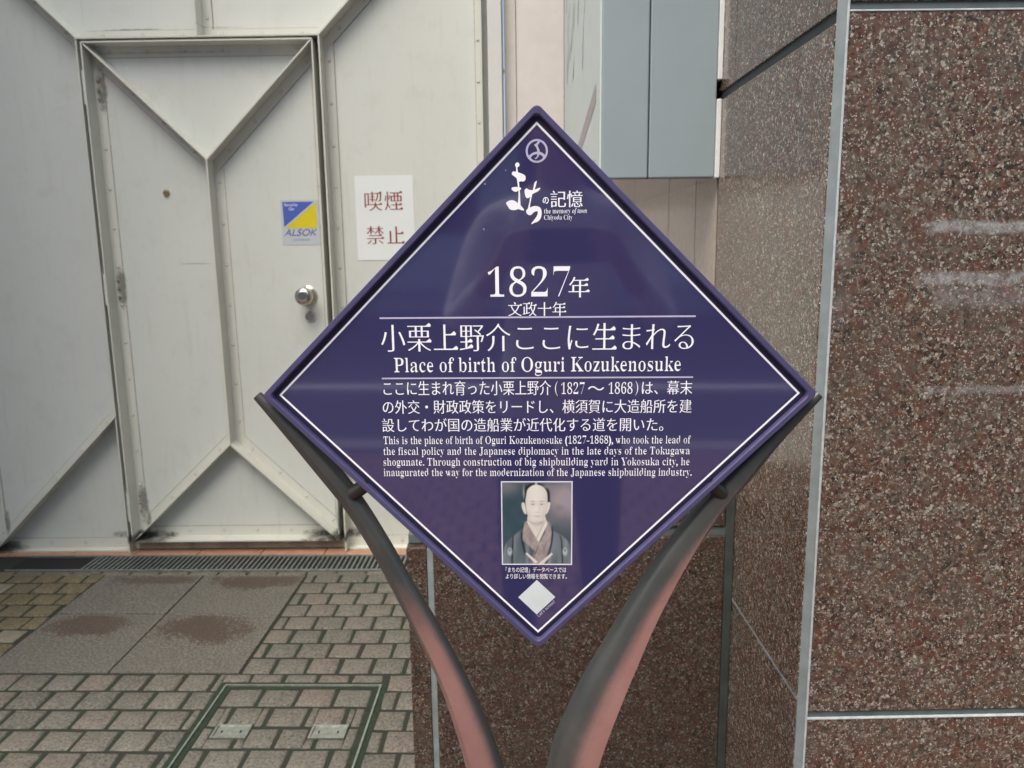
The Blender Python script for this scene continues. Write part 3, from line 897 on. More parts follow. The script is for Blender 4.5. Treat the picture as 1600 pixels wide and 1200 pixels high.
# ================================================================== walls on the right
pw = empty('plaster_wall', (0.13, 3.25, 0))
set_back(pw)
tag(pw, 'pinkish plaster wall strip between the cream gate and the blue-grey cabinet', 'wall')
bm = bmesh.new()
box(bm, -0.115, -0.0705, -0.06, 0.2, 0, 6, 0.001); box(bm, -0.068, 2.3, -0.062, 0.2, 0, 6, 0.001)
link('render', bm, M['plaster'], pw)
bm = bmesh.new()
tube(bm, (-0.122, -0.066, 0.1), (-0.122, -0.066, 5.9), 0.003, 8)
tube(bm, (-0.122, -0.073, 2.005), (-0.122, -0.073, 2.02), 0.006, 8)
link('cable', bm, M['plaster_white'], pw)

SX = 0.455
pl = empty('granite_pillar', (0, 0, 0))
tag(pl, 'massive corner pillar clad in red-brown flecked granite slabs with pale sealant joints', 'pillar')
ZJ0, ZJ1 = 0.611, 1.645
JW = 0.0115
def slab(name, x0, x1, y0, y1, z0, z1, mat, bev=0.0015, parent=pl):
    bm = bmesh.new(); box(bm, x0, x1, y0, y1, z0, z1, bev); return link(name, bm, mat, parent)
# front face
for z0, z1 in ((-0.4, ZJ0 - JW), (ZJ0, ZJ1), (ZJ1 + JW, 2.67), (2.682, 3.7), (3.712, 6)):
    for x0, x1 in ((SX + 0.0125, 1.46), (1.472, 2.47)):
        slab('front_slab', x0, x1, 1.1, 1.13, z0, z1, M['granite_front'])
# side face
zs = ((-0.4, 0.624), (0.6285, 1.632), (1.649, 2.67), (2.682, 3.7), (3.712, 6))
for k, (z0, z1) in enumerate(zs):
    if k == 1: ys = ((1.1125, 1.668), (1.683, 1.86), (1.8625, 2.160), (2.1635, 2.72), (2.7235, 3.32))
    elif k == 0: ys = ((1.1125, 1.668), (1.683, 2.36), (2.3635, 3.32))
    else: ys = ((1.1125, 1.575), (1.578, 2.16), (2.1635, 3.32))
    for y0, y1 in ys:
        slab('side_slab', SX, SX + 0.03, y0, y1, z0, z1, M['beige_tile'] if k == 1 and y0 > 1.67 else M['granite_side'])
# core and joints
bm = bmesh.new(); box(bm, SX + 0.025, 2.45, 1.125, 3.315, -0.4, 5.99); link('core', bm, M['sealant_dark'], pl)
bm = bmesh.new()
prism(bm, [(SX + 0.0012, 1.1115), (SX + 0.0115, 1.1012), (SX + 0.03, 1.13), (SX + 0.02, 1.14)], -0.4, 6, axis='Z')
link('corner_sealant', bm, M['sealant'], pl)
bm = bmesh.new()
box(bm, SX + 0.0105, SX + 0.0138, 1.0990, 1.102, -0.4, 6, 0.001)
link('sealant_lip', bm, M['sealant_edge'], pl)
bm = bmesh.new()
for z in (ZJ0 - JW, ZJ1, 2.67): box(bm, SX + 0.0126, 2.46, 1.1035, 1.12, z - 0.001, z + JW + 0.001)
link('bed_joint', bm, M['sealant_mid'], pl)
bm = bmesh.new()
for z, s in ((ZJ0 - JW, 0), (ZJ1, 0)): box(bm, SX + 0.0139, 2.46, 1.0988, 1.104, z - 0.0018, z + 0.0006, 0.0006)
link('sealant_lip', bm, M['sealant_edge'], pl)
bm = bmesh.new()
box(bm, SX + 0.004, SX + 0.02, 1.113, 3.31, 1.630, 1.651)
for y in (1.6755,): box(bm, SX + 0.003, SX + 0.02, y - 0.009, y + 0.009, 0, 1.634)
link('side_joint', bm, M['sealant_dark'], pl)
bm = bmesh.new(); box(bm, SX - 0.0004, SX + 0.02, 1.113, 1.465, 0.6245, 0.6275); link('side_joint', bm, M['sealant'], pl)

lw = empty('low_granite_wall', (0.13, 1.46, 0))
tag(lw, 'low dark red granite wall behind the sign legs, running from the paving to the pillar', 'wall')
bm = bmesh.new(); box(bm, -0.333, -0.293, 0.0, 0.26, -0.4, 0.748, 0.0015); link('end_slab', bm, M['granite_low'], lw)
bm = bmesh.new(); box(bm, -0.280, 0.305, 0.0, 0.03, -0.4, 0.764, 0.0015); link('front_slab', bm, M['granite_low'], lw)
bm = bmesh.new(); box(bm, -0.292, 0.31, 0.006, 0.255, -0.4, 0.745); link('core', bm, M['sealant'], lw)
bm = bmesh.new(); box(bm, -0.29, 0.305, -0.001, 0.25, 0.783, 0.842, 0.004); link('cap_stone', bm, M['granite_low'], lw)
bm = bmesh.new(); box(bm, -0.3, 0.312, 0.004, 0.24, 0.7645, 0.7825); box(bm, -0.331, -0.301, 0.02, 0.2, 0.7485, 0.772, 0.004)
link('bed_joint', bm, M['sealant_mid'], lw)
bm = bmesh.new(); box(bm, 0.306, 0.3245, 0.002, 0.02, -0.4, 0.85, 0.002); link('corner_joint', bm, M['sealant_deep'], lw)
bm = bmesh.new(); box(bm, -0.2925, -0.2805, 0.003, 0.0055, -0.4, 0.745); link('upright_joint', bm, M['sealant'], lw)

cb = empty('sign_cabinet', (0.33, 1.665, 1.475))
tag(cb, 'tall blue-grey metal cabinet hung on the granite side wall, pale flank printed with strokes', 'cabinet')
bm = bmesh.new()
cw0, cwm, cw1 = 0.2035 - 0.33, 0.3053 - 0.33, 0.4445 - 0.33
bm = bmesh.new(); box(bm, cw0 + 0.004, cwm - 0.0012, 0.0, 0.012, 0.001, 2.2, 0.003); link('door_leaf', bm, M['cab_front'], cb)
bm = bmesh.new(); box(bm, cwm + 0.0012, cw1, 0.0, 0.012, 0.001, 2.2, 0.003); link('door_leaf', bm, M['cab_front'], cb)
bm = bmesh.new(); box(bm, cw0 + 0.0045, cw1, 0.0125, 0.94, 0.004, 2.2); link('body', bm, M['cab_gap'], cb)
bm = bmesh.new(); box(bm, cw0, cw0 + 0.004, 0.0015, 0.94, 0.0, 2.2, 0.0012); fl = link('flank_panel', bm, M['cab_side'], cb)
bm = bmesh.new(); box(bm, cw0 + 0.0045, 0.4548 - 0.33, 0.013, 1.45, 0.0005, 0.0038); link('soffit', bm, M['cab_soffit'], cb)
bm = bmesh.new(); box(bm, cw1 + 0.0005, 0.4548 - 0.33, -0.003, 0.03, 0.0, 0.158, 0.0015); box(bm, cw1 + 0.0005, 0.4548 - 0.33, -0.003, 0.03, 0.196, 2.2, 0.0015); link('edge_trim', bm, M['white_trim'], cb)
bm = bmesh.new(); box(bm, cw0 - 0.001, cw0 + 0.004, 0.9405, 0.949, 0.0, 2.2); link('back_edge', bm, M['cab_gap'], cb)
# printed strokes on the flank (flank local: y depth, z height)
bm = bmesh.new()
def flank_poly(pts, mi): 
    vs = [bm.verts.new((cw0 - 0.0006, y, z)) for y, z in pts]
    f = bm.faces.new(vs); f.material_index = mi
flank_poly([(0.070, 0.165), (0.070, 0.205), (0.62, 0.10), (0.62, 0.06)], 0)
flank_poly([(0.09, 0.02), (0.09, 0.05), (0.5, -0.0 + 0.005), (0.45, 0.002)], 0)
random.seed(5)
for k in range(26):
    y = random.uniform(0.28, 0.86); z = random.uniform(0.34, 0.75) - (0.86 - y) * 0.1
    ln = random.uniform(0.05, 0.14); w = random.uniform(0.008, 0.022); sl = random.uniform(0.05, 0.5)
    flank_poly([(y, z), (y + w, z + 0.01), (y + w * 1.3 - sl * ln, z + ln * .6), (y - sl * ln * 1.4, z + ln), (y - w * .3 - sl * ln * .5, z + ln * .5)], 1)
link('stroke_print', bm, [M['mauve'], M['grey_print']], fl)

# wall that closes the recess on the left, outside the picture's edge
rw = empty('return_wall', (-2.66, 2.6, 0))
tag(rw, 'grey stone return wall that closes the gate recess on its hinge side', 'wall')
bm = bmesh.new(); box(bm, -0.6, 0.268, -1.5, 1.0, -0.3, 6.0, 0.01); link('cladding', bm, M['facade_pale'], rw)
bm = bmesh.new(); box(bm, 0.2685, 0.31, -1.51, 0.66, -0.3, 0.055, 0.01); link('plinth', bm, M['kerb'], rw)
# upper wall above the gate
uw = empty('upper_wall', (-0.9, 3.23, 3.6))
set_back(uw)
tag(uw, 'plain wall above the cream gate', 'wall')
bm = bmesh.new(); box(bm, -1.72, 0.90, 0.0, 0.3, 0.001, 2.4, 0.005); link('render', bm, M['plaster'], uw)

# ================================================================== across the street (seen only as reflections)
def office(x0, x1, y, h, mat, name_label, cols, rows):
    b = empty('office_building', ((x0 + x1) / 2, y, 0))
    tag(b, name_label, 'building')
    w = (x1 - x0) / 2
    bm = bmesh.new(); box(bm, -w, w, -6, 0, 0, h, 0.02); link('wall', bm, mat, b)
    for r in range(rows):
        for c in range(cols):
            cx = -w + (c + 0.5) * 2 * w / cols; cz = 1.0 + r * 3.1
            bm = bmesh.new(); box(bm, cx - 0.38 * 2 * w / cols, cx + 0.38 * 2 * w / cols, -0.02, 0.012, cz, cz + 1.75)
            link('window', bm, M['glass'], b)
    return b
office(-16, -4.2, -12.5, 9.5, M['facade'], 'grey office building across the road with three rows of dark windows', 4, 3)
office(-4.0, 5.0, -12.5, 12.5, M['facade_pale'], 'pale four storey office building across the road', 3, 4)
office(5.2, 17, -12.5, 8.0, M['facade'], 'low grey office building at the right across the road', 4, 2)

# ================================================================== the information sign
SC, SU, SV, SN = Vector((0.0341, 0.808, 1.1828)), Vector((0.9994, -0.0344, -0.0043)), Vector((0.0036, -0.0208, 0.9998)), Vector((-0.0345, -0.9992, -0.0207))
sg = empty('information_sign', (SC.x + 0.0, SC.y + 0.02, 0))
tag(sg, 'purple diamond information sign with white lettering, held up by two curved rosy metal legs', 'sign')
face = Matrix((SU, SV, SN)).transposed().to_4x4(); face.translation = SC - Vector(sg.location)
def onsign(o):
    o.matrix_basis = face.copy(); return o
HD = 0.297
def diamond(d): return [(0, d), (d, 0), (0, -d), (-d, 0)]
# frame: a raised bevelled rim and the dark body behind it (local: u, v, n)
bm = bmesh.new()
prof = [(0.297, -0.016), (0.297, -0.0012), (0.2960, -0.0002), (0.2898, 0.0), (0.2882, -0.0010), (0.2874, -0.0045), (0.2870, -0.0076), (0.270, -0.0078)]
rings = []
CR = 0.006                                         # rounded corners
def dring(d, z):
    v = []
    for k in range(4):
        a0 = math.pi / 2 - k * math.pi / 2
        cx, cy = (d - CR * math.sqrt(2)) * math.cos(a0), (d - CR * math.sqrt(2)) * math.sin(a0)
        for j in range(5):
            a = a0 + math.pi / 4 - j * math.pi / 8
            v.append(bm.verts.new((cx + CR * math.cos(a), cy + CR * math.sin(a), z)))
    return v
for d, z in prof: rings.append(dring(d, z))
for a, b in zip(rings, rings[1:]):
    n = len(a)
    for i in range(n): bm.faces.new((a[i], a[(i + 1) % n], b[(i + 1) % n], b[i]))
bm.faces.new(rings[0])
bmesh.ops.recalc_face_normals(bm, faces=bm.faces[:])
fr = onsign(link('sign_frame', bm, M['sign_frame'], sg, smooth=12))
bm = bmesh.new()
v = [bm.verts.new((a, b, -0.0060)) for a, b in diamond(0.2845)]; w = [bm.verts.new((a, b, -0.0077)) for a, b in diamond(0.2845)]
bm.faces.new(v[::-1])
for i in range(4): bm.faces.new((v[i], v[(i + 1) % 4], w[(i + 1) % 4], w[i]))
bmesh.ops.recalc_face_normals(bm, faces=bm.faces[:])
for f in bm.faces:
    f.normal_update()
panel = onsign(link('sign_panel', bm, M['sign_panel'], sg))
PZL = -0.0060                                      # panel surface
def print_on(name, parts, mats):
    o = flatmesh(name, parts, mats, panel)
    return o
def ringparts(d0, d1, z):
    o, i = diamond(d0), diamond(d1)
    vs = [(a, b, z) for a, b in o] + [(a, b, z) for a, b in i]
    return [(vs, [(k, (k + 1) % 4, 4 + (k + 1) % 4, 4 + k) for k in range(4)], 0)]
Z1 = PZL + 0.00025
print_on('groove', ringparts(0.2858, 0.2808, PZL + 0.00012), M['sign_groove'])  # flat dark ring: the shade inside the rim put into colour
print_on('border_line', ringparts(0.2797, 0.2767, Z1), M['letter'])
def rect(x0, x1, y0, y1, z): return [([(x0, y0, z), (x1, y0, z), (x1, y1, z), (x0, y1, z)], [(0, 1, 2, 3)], 0)]
print_on('rule_line', rect(-0.1669, 0.1662, 0.0820, 0.0837, Z1), M['rule'])
print_on('rule_line', rect(-0.1672, 0.1657, 0.0170, 0.0186, Z1), M['rule'])
# title block
T = []
T += words('小栗上野介ここに生まれる', -0.1668, 0.1650, 0.0463, 0.0770, tx=-0.002, ty=0.017, uroko=1.1, z=Z1)
print_on('title_lettering', T, M['letter'])
T = words(serif('1827'), -0.0525, 0.0354, 0.1042, 0.1362, tx=0.028, ty=0.0, z=Z1)
T += words('年', 0.0329, 0.0543, 0.1030, 0.1249, tx=-0.004, ty=0.014, uroko=1.0, z=Z1)
T += words('文政十年', -0.0306, 0.0301, 0.0839, 0.0990, tx=-0.004, ty=0.012, uroko=0.9, z=Z1)
print_on('year_lettering', T, M['letter'])
T = words(serif('Place of birth of Oguri Kozukenosuke'), -0.1538, 0.1526, 0.0247, 0.0400, kind='lat', ref=serif('P'), tx=0.024, ty=-0.008, z=Z1)
print_on('subtitle_lettering', T, M['letter'])
T = []
jp = ref_cjk = '国造'
for s, a, b, lo, hi in (('ここに生まれ育った小栗上野介（１８２７～１８６８）は、幕末', -0.1659, 0.1654, -0.0012, 0.0141),
                        ('の外交・財政政策をリードし、横須賀に大造船所を建', -0.1675, 0.1654, -0.0215, -0.0062),
                        ('設してわが国の造船業が近代化する道を開いた。', -0.169, 0.1357, -0.0417, -0.0264)):
    if '（' in s:
        s1, s2 = s.split('（'); n1, s3 = s2.split('）')
        T += words(s1, -0.1659, 0.0146, lo, hi, kind='box', ref='栗野', tx=-0.005, ty=0.008, z=Z1)
        T += words('(', 0.0185, 0.0222, lo - 0.001, hi, tx=0.02, z=Z1)
        T += words(serif('1827'), 0.0252, 0.0508, lo + 0.001, hi - 0.0012, tx=0.026, z=Z1)
        T += words('～', 0.0540, 0.0715, lo + 0.0050, lo + 0.0096, z=Z1)
        T += words(serif('1868'), 0.0760, 0.1020, lo + 0.001, hi - 0.0012, tx=0.026, z=Z1)
        T += words(')', 0.1045, 0.1080, lo - 0.001, hi, tx=0.02, z=Z1)
        T += words(s3, 0.1118, 0.1654, lo, hi, kind='box', ref='幕末', tx=-0.005, ty=0.008, z=Z1)
    else:
        T += words(s, a, b, lo, hi, kind='box', ref='造船', tx=-0.005, ty=0.008, z=Z1)
print_on('body_lettering', T, M['letter'])
T = []
for s, a, b, base in (('This is the place of birth of Oguri Kozukenosuke (1827-1868), who took the lead of', -0.1686, 0.1660, -0.0552),
                      ('the fiscal policy and the Japanese diplomacy in the late days of the Tokugawa', -0.1691, 0.1654, -0.0675),
                      ('shogunate. Through construction of big shipbuilding yard in Yokosuka city, he', -0.1696, 0.1655, -0.0798),
                      ('inaugurated the way for the modernization of the Japanese shipbuilding industry.', -0.1698, 0.1680, -0.0918)):
    T += words(serif(s), a, b, base, base + 0.0084, kind='lat', ref=serif('T'), tx=0.028, ty=-0.008, z=Z1)
print_on('body_lettering', T, M['letter'])
T = words('「まちの記憶」データベースでは', -0.0362, 0.0319, -0.2056, -0.1992, kind='box', ref='記憶', z=Z1)
T += words('より詳しい情報を閲覧できます。', -0.0363, 0.0326, -0.2135, -0.2072, kind='box', ref='閲覧', z=Z1)
print_on('caption_lettering', T, M['letter'])
# logo block: brushed kana, small text
PXU = lambda X, Y: (-0.0385 + (X - 780 - 0) * 0.000653, 0)
def brush(x, y):
    px, py = 780 + x / 10.9125, 245 + y / 10.9125
    return ((px - 839.3) * 0.000648 + 0.0003, 0.2513 - (py - 235) * 0.000631)
B = [[(270, 120), (283, 92), (305, 80), (335, 92), (347, 125), (332, 150), (312, 165), (313, 210), (320, 262), (288, 258), (287, 210), (288, 165), (272, 138)],
     [(213, 272), (225, 240), (255, 232), (320, 250), (385, 272), (435, 300), (450, 340), (440, 385), (410, 405), (370, 400), (335, 408), (290, 345), (240, 305), (220, 290)],
     [(300, 345), (330, 380), (342, 500), (350, 560), (353, 700), (356, 815), (313, 800), (325, 680), (325, 560), (316, 500), (304, 400)],
     [(205, 530), (225, 502), (290, 498), (340, 505), (370, 515), (365, 540), (345, 557), (320, 562), (290, 580), (250, 575), (220, 555)],
     [(110, 775), (150, 738), (210, 725), (265, 740), (310, 775), (350, 800), (385, 845), (415, 882), (412, 906), (360, 892), (315, 878), (285, 892), (230, 897), (175, 880), (140, 830)],
     [(596, 440), (620, 408), (640, 396), (632, 450), (610, 520), (598, 565), (572, 565), (583, 510)],
     [(430, 560), (440, 540), (470, 523), (495, 545), (550, 555), (600, 548), (660, 525), (700, 517), (690, 545), (655, 580), (600, 605), (555, 632), (535, 652), (520, 675), (485, 692), (455, 680), (440, 640), (432, 590)],
     [(533, 630), (560, 625), (545, 700), (526, 800), (514, 870), (488, 875), (500, 810), (520, 720)],
     [(455, 915), (475, 880), (520, 855), (570, 835), (630, 830), (680, 845), (710, 875), (722, 930), (718, 1000), (695, 1060), (655, 1100), (600, 1120), (552, 1142), (548, 1125), (600, 1060), (640, 1000), (655, 950), (650, 920), (620, 922), (580, 945), (545, 980), (510, 987), (480, 970), (460, 945)]]
T = []
for k, b in enumerate(B):
    v, f = fill([smooth_closed([brush(*q) for q in b], 4)], Z1 + 0.00003 * k)
    T.append((v, f, 0))
T += words('の', 0.0060, 0.0120, 0.1993, 0.2058, tx=-0.02, ty=-0.02, z=Z1)
T += words('記憶', 0.0140, 0.0467, 0.1954, 0.2122, tx=-0.008, ty=0.006, z=Z1)
T += words(serif('the memory '), 0.0072, 0.0345, 0.1896, 0.1944, kind='lat', ref=serif('h'), tx=0.02, z=Z1)
T += words(serif('of town', True), 0.0362, 0.0511, 0.1897, 0.1947, kind='lat', ref=serif('f', True), tx=-0.012, ty=-0.008, z=Z1)
T += words(serif('Chiyoda City'), 0.0072, 0.0365, 0.1832, 0.1880, kind='lat', ref=serif('C'), tx=0.02, z=Z1)
print_on('logo_lettering', T, M['letter'])
# round emblem
def emb(x, y): return ((x - 792) / 137 * 0.0112, 0.2513 - (y - 360) / 148 * 0.0116)
E = []
N = 48
vs = [(0.0112 * math.cos(2 * math.pi * i / N), 0.2513 + 0.0116 * math.sin(2 * math.pi * i / N), Z1) for i in range(N)] + \
     [(0.0092 * math.cos(2 * math.pi * i / N), 0.2513 + 0.0096 * math.sin(2 * math.pi * i / N), Z1) for i in range(N)]
E.append((vs, [(i, (i + 1) % N, N + (i + 1) % N, N + i) for i in range(N)], 0))
for k, pp in enumerate(([(684, 432), (720, 395), (760, 375), (805, 368), (850, 378), (895, 412), (905, 432), (880, 445), (855, 420), (825, 405), (785, 400), (745, 412), (715, 440), (700, 452)],
                        [(828, 222), (832, 250), (808, 282), (806, 300), (824, 345), (826, 385), (815, 425), (795, 452), (772, 462), (768, 450), (788, 436), (800, 400), (798, 360), (782, 312), (760, 284), (790, 262), (806, 240)],
                        [(690, 425), (708, 425), (735, 465), (792, 488), (850, 465), (880, 425), (898, 425), (870, 480), (792, 507), (715, 480)])):
    v, f = fill([[emb(*q) for q in smooth_closed(pp, 3)]], Z1 + 0.00003 * (k + 1))
    E.append((v, f, 0))
print_on('emblem', E, M['emblem'])
# plain pale square where the code was, and its side note
print_on('pale_square', [([(-0.0224, -0.2359, Z1), (-0.0013, -0.2147, Z1), (0.0197, -0.2356, Z1), (-0.0016, -0.2570, Z1)], [(0, 1, 2, 3)], 0)], M['blank_code'])
T = words("Let's access!", 0, 0.0262, 0, 0.0036, kind='lat', ref='L', z=Z1)
ca = math.sqrt(0.5)
T = [([((x * ca - y * ca) + 0.0012, (x * ca + y * ca) - 0.2600, z) for x, y, z in v], f, 0) for v, f, _ in T]
print_on('side_lettering', T, M['rule'])

# small printed portrait: a soft-edged generic picture of a sitter in a robe, one colour per grid point
import numpy as np
def portrait():
    W, H, SS = 113.0, 131.0, 1.6
    nx, ny = int(W * SS), int(H * SS)
    X, Y = np.meshgrid(np.linspace(0, W, nx + 1), np.linspace(0, H, ny + 1))
    rng = np.random.default_rng(3)
    def field(cx, cy):                                    # smooth random field
        g = rng.random((cy + 3, cx + 3))
        fx, fy = X / W * cx, Y / H * cy
        ix, iy = fx.astype(int), fy.astype(int); ux, uy = fx - ix, fy - iy
        ux = ux * ux * (3 - 2 * ux); uy = uy * uy * (3 - 2 * uy)
        return (g[iy, ix] * (1 - ux) + g[iy, ix + 1] * ux) * (1 - uy) + (g[iy + 1, ix] * (1 - ux) + g[iy + 1, ix + 1] * ux) * uy
    cloud = 0.6 * field(5, 6) + 0.4 * field(11, 13)
    def blob(cx, cy, rx, ry): return np.exp(-(((X - cx) / rx) ** 2 + ((Y - cy) / ry) ** 2))
    img = np.ones(X.shape + (3,)) * np.array((0.026, 0.060, 0.078))
    def lay(mask, col):
        nonlocal img
        m = np.clip(mask, 0, 1)[..., None]
        col = np.asarray(col)
        img = img * (1 - m) + col * m
    def poly_mask(pts, soft=1.0, sm=3):
        q = smooth_closed(pts, sm) if sm else pts
        d = np.full(X.shape, 1e9); ins = np.zeros(X.shape, bool)
        for k in range(len(q)):
            (x0, y0), (x1, y1) = q[k], q[(k + 1) % len(q)]
            vx, vy = x1 - x0, y1 - y0; L = vx * vx + vy * vy + 1e-9
            t = np.clip(((X - x0) * vx + (Y - y0) * vy) / L, 0, 1)
            d = np.minimum(d, np.hypot(X - x0 - t * vx, Y - y0 - t * vy))
            c = ((y0 > Y) != (y1 > Y)) & (X < (x1 - x0) * (Y - y0) / (y1 - y0 + 1e-12) + x0)
            ins ^= c
        return np.clip(0.5 + np.where(ins, d, -d) / (2 * soft), 0, 1)
    lay((blob(98, 28, 30, 34) * 1.1 + 0.5 * blob(6, 6, 26, 14)) * (0.55 + 0.9 * cloud), (0.36, 0.30, 0.32))
    lay(0.35 * cloud, (0.10, 0.13, 0.16))
    robe = poly_mask([(3, 140), (3, 112), (9, 94), (22, 83), (34, 72), (40, 62), (74, 62), (82, 76), (96, 84), (107, 95), (111, 112), (112, 140)], 1.4)
    fold = field(22, 4)
    lay(robe, np.stack([0.075 + 0.13 * fold, 0.10 + 0.135 * fold, 0.115 + 0.14 * fold], -1))
    for pts in ([(17, 89), (19.5, 86), (18.5, 110), (17.5, 131), (15, 131)], [(93, 84), (97, 93), (99, 131), (96.5, 131), (95, 96)], [(31, 90), (33, 73), (36, 70), (35, 92), (39, 112), (36, 112)], [(80, 70), (83, 79), (81, 99), (72, 131), (69, 131), (78, 98)]):
        lay(poly_mask(pts, 0.9) * 0.85, (0.018, 0.026, 0.034))
    for cx in (13, 101.5):
        lay(np.clip(1.6 - 1.4 * np.hypot((X - cx) / 4.4, (Y - 110) / 7.4), 0, 1), (0.40, 0.44, 0.44))
        lay(np.clip(1.6 - 1.4 * np.hypot((X - cx) / 1.8, (Y - 108) / 2.6), 0, 1) * 0.8, (0.09, 0.12, 0.13))
    lay(poly_mask([(34, 26), (36, 12), (44, 5), (56, 3), (68, 6), (76, 14), (77.5, 28), (75, 42), (36, 42)], 1.3), (0.018, 0.026, 0.034))
    lay(0.6 * blob(36, 18, 1.5, 9), (0.45, 0.47, 0.48)); lay(0.55 * blob(70, 9, 7, 3), (0.30, 0.26, 0.28))
    lay(poly_mask([(53.5, 6), (54, 1), (57, 1), (58, 6)], 0.8, 0), (0.36, 0.38, 0.42))
    skin, shade = np.array((0.69, 0.655, 0.59)), np.array((0.47, 0.42, 0.36))
    lay(poly_mask([(44, 52), (68, 52), (69, 68), (56, 86), (43, 68)], 1.0), skin * 0.88)
    lay(blob(58, 64, 14, 4.0) * 0.75 * (Y > 56), shade * 0.7)
    for pts in ([(37, 34), (33, 33.5), (33, 41), (37, 50), (40, 49)], [(73, 34), (78, 33), (77, 41), (73, 49.5), (71, 49)]): lay(poly_mask(pts, 0.9), skin * 0.93)
    face = poly_mask([(40, 22), (42, 13), (49, 7), (56, 5.5), (65, 8), (72, 16), (73.5, 28), (73, 40), (71, 50), (66.5, 59), (60, 64.5), (55, 65), (48, 62), (42.5, 54), (39.5, 42), (38.7, 30)], 0.9)
    lit = np.clip(1.03 - 0.16 * ((X - 54) / 18) ** 2 - 0.10 * np.clip((Y - 46) / 20, 0, 1), 0.6, 1.05)[..., None]
    lay(face, skin * lit)
    for cx, s in ((50.3, 1), (64.2, -1)):
        lay(blob(cx, 35.0, 5.5, 3.2) * 0.42, shade)
        lay(blob(cx, 31.0, 4.2, 0.9) * 0.62, (0.20, 0.19, 0.17))
        lay(blob(cx, 35.4, 3.0, 0.75) * 0.70, (0.16, 0.16, 0.16))
        lay(blob(cx, 35.7, 1.0, 0.9) * 0.75, (0.07, 0.08, 0.09))
        lay(blob(cx, 38.6, 4.0, 0.9) * 0.25, shade)
    lay(blob(61, 42, 1.6, 6.0) * 0.38, shade); lay(blob(57.5, 48.2, 4.0, 1.1) * 0.55, shade); lay(blob(55.5, 43, 1.2, 5) * 0.3, skin * 1.08)
    lay(blob(57.5, 54.0, 6.0, 0.9) * 0.6, (0.33, 0.24, 0.22)); lay(blob(57.5, 56.4, 4.2, 1.0) * 0.3, shade)
    lay(blob(68, 50, 5, 9) * 0.28 * face, shade); lay(blob(44, 52, 4, 8) * 0.2 * face, shade)
    lay(blob(60, 63.5, 7, 1.6) * 0.5 * face, shade * 0.8)
    lay(poly_mask([(40, 62), (56, 93), (62, 84), (46, 64)], 0.8, 0), (0.66, 0.61, 0.54)); lay(poly_mask([(70.5, 58), (54, 90), (58, 97), (74, 66)], 0.8, 0), (0.70, 0.65, 0.57))
    lay(poly_mask([(55, 88), (70, 60), (71, 61), (56.5, 90)], 0.6, 0) * 0.6, (0.30, 0.27, 0.24))
    tex = field(30, 34)[..., None] * 0.10
    lay(poly_mask([(38, 63), (41, 65), (61, 98), (54, 110), (34, 92), (34, 76)], 1.0, 0), np.array((0.27, 0.222, 0.21)) + tex)
    lay(poly_mask([(73.5, 64), (80, 78), (78, 96), (66, 131), (44, 131), (58, 100), (71, 78)], 1.0, 0), np.array((0.28, 0.232, 0.22)) + tex)
    lay(poly_mask([(45, 131), (57, 104), (59.5, 98), (58.6, 103), (47.5, 131)], 0.7, 0) * 0.75, (0.06, 0.045, 0.05))
    lay(blob(68, 110, 3, 16) * 0.4, (0.16, 0.13, 0.14)); lay(blob(47, 88, 3, 12) * 0.4, (0.17, 0.14, 0.15))
    lay(poly_mask([(38, 113), (40.5, 111.5), (58, 126), (54, 129)], 0.7, 0), (0.66, 0.62, 0.55)); lay(poly_mask([(80, 111.5), (82, 114), (66, 130), (58, 130)], 0.7, 0), (0.64, 0.60, 0.53))
    e = np.minimum(np.minimum(X, W - X), np.minimum(Y, H - Y))
    lay(np.clip(2.2 - e, 0, 1), (0.74, 0.75, 0.84))
    me = bpy.data.meshes.new('portrait')
    x0, x1, y1, y0 = -0.0405, 0.0384, -0.0980, -0.1965
    V = [(x0 + (x1 - x0) * a / W, y1 + (y0 - y1) * b / H, Z1) for a, b in zip(X.ravel(), Y.ravel())]
    n1 = nx + 1
    F = [(r * n1 + c, (r + 1) * n1 + c, (r + 1) * n1 + c + 1, r * n1 + c + 1) for r in range(ny) for c in range(nx)]
    me.from_pydata(V, [], F)
    at = me.color_attributes.new('print', 'FLOAT_COLOR', 'POINT')
    at.data.foreach_set('color', np.concatenate([img, np.ones(X.shape + (1,))], -1).astype(np.float32).ravel())
    t = NT('printed_portrait')
    a = t.n("ShaderNodeAttribute", _attribute_name='print')
    t.col(a.outputs['Color']); t.set(Roughness=0.12)
    me.materials.append(t.m)
    o = bpy.data.objects.new('portrait', me); COL.objects.link(o); o.parent = panel
portrait()

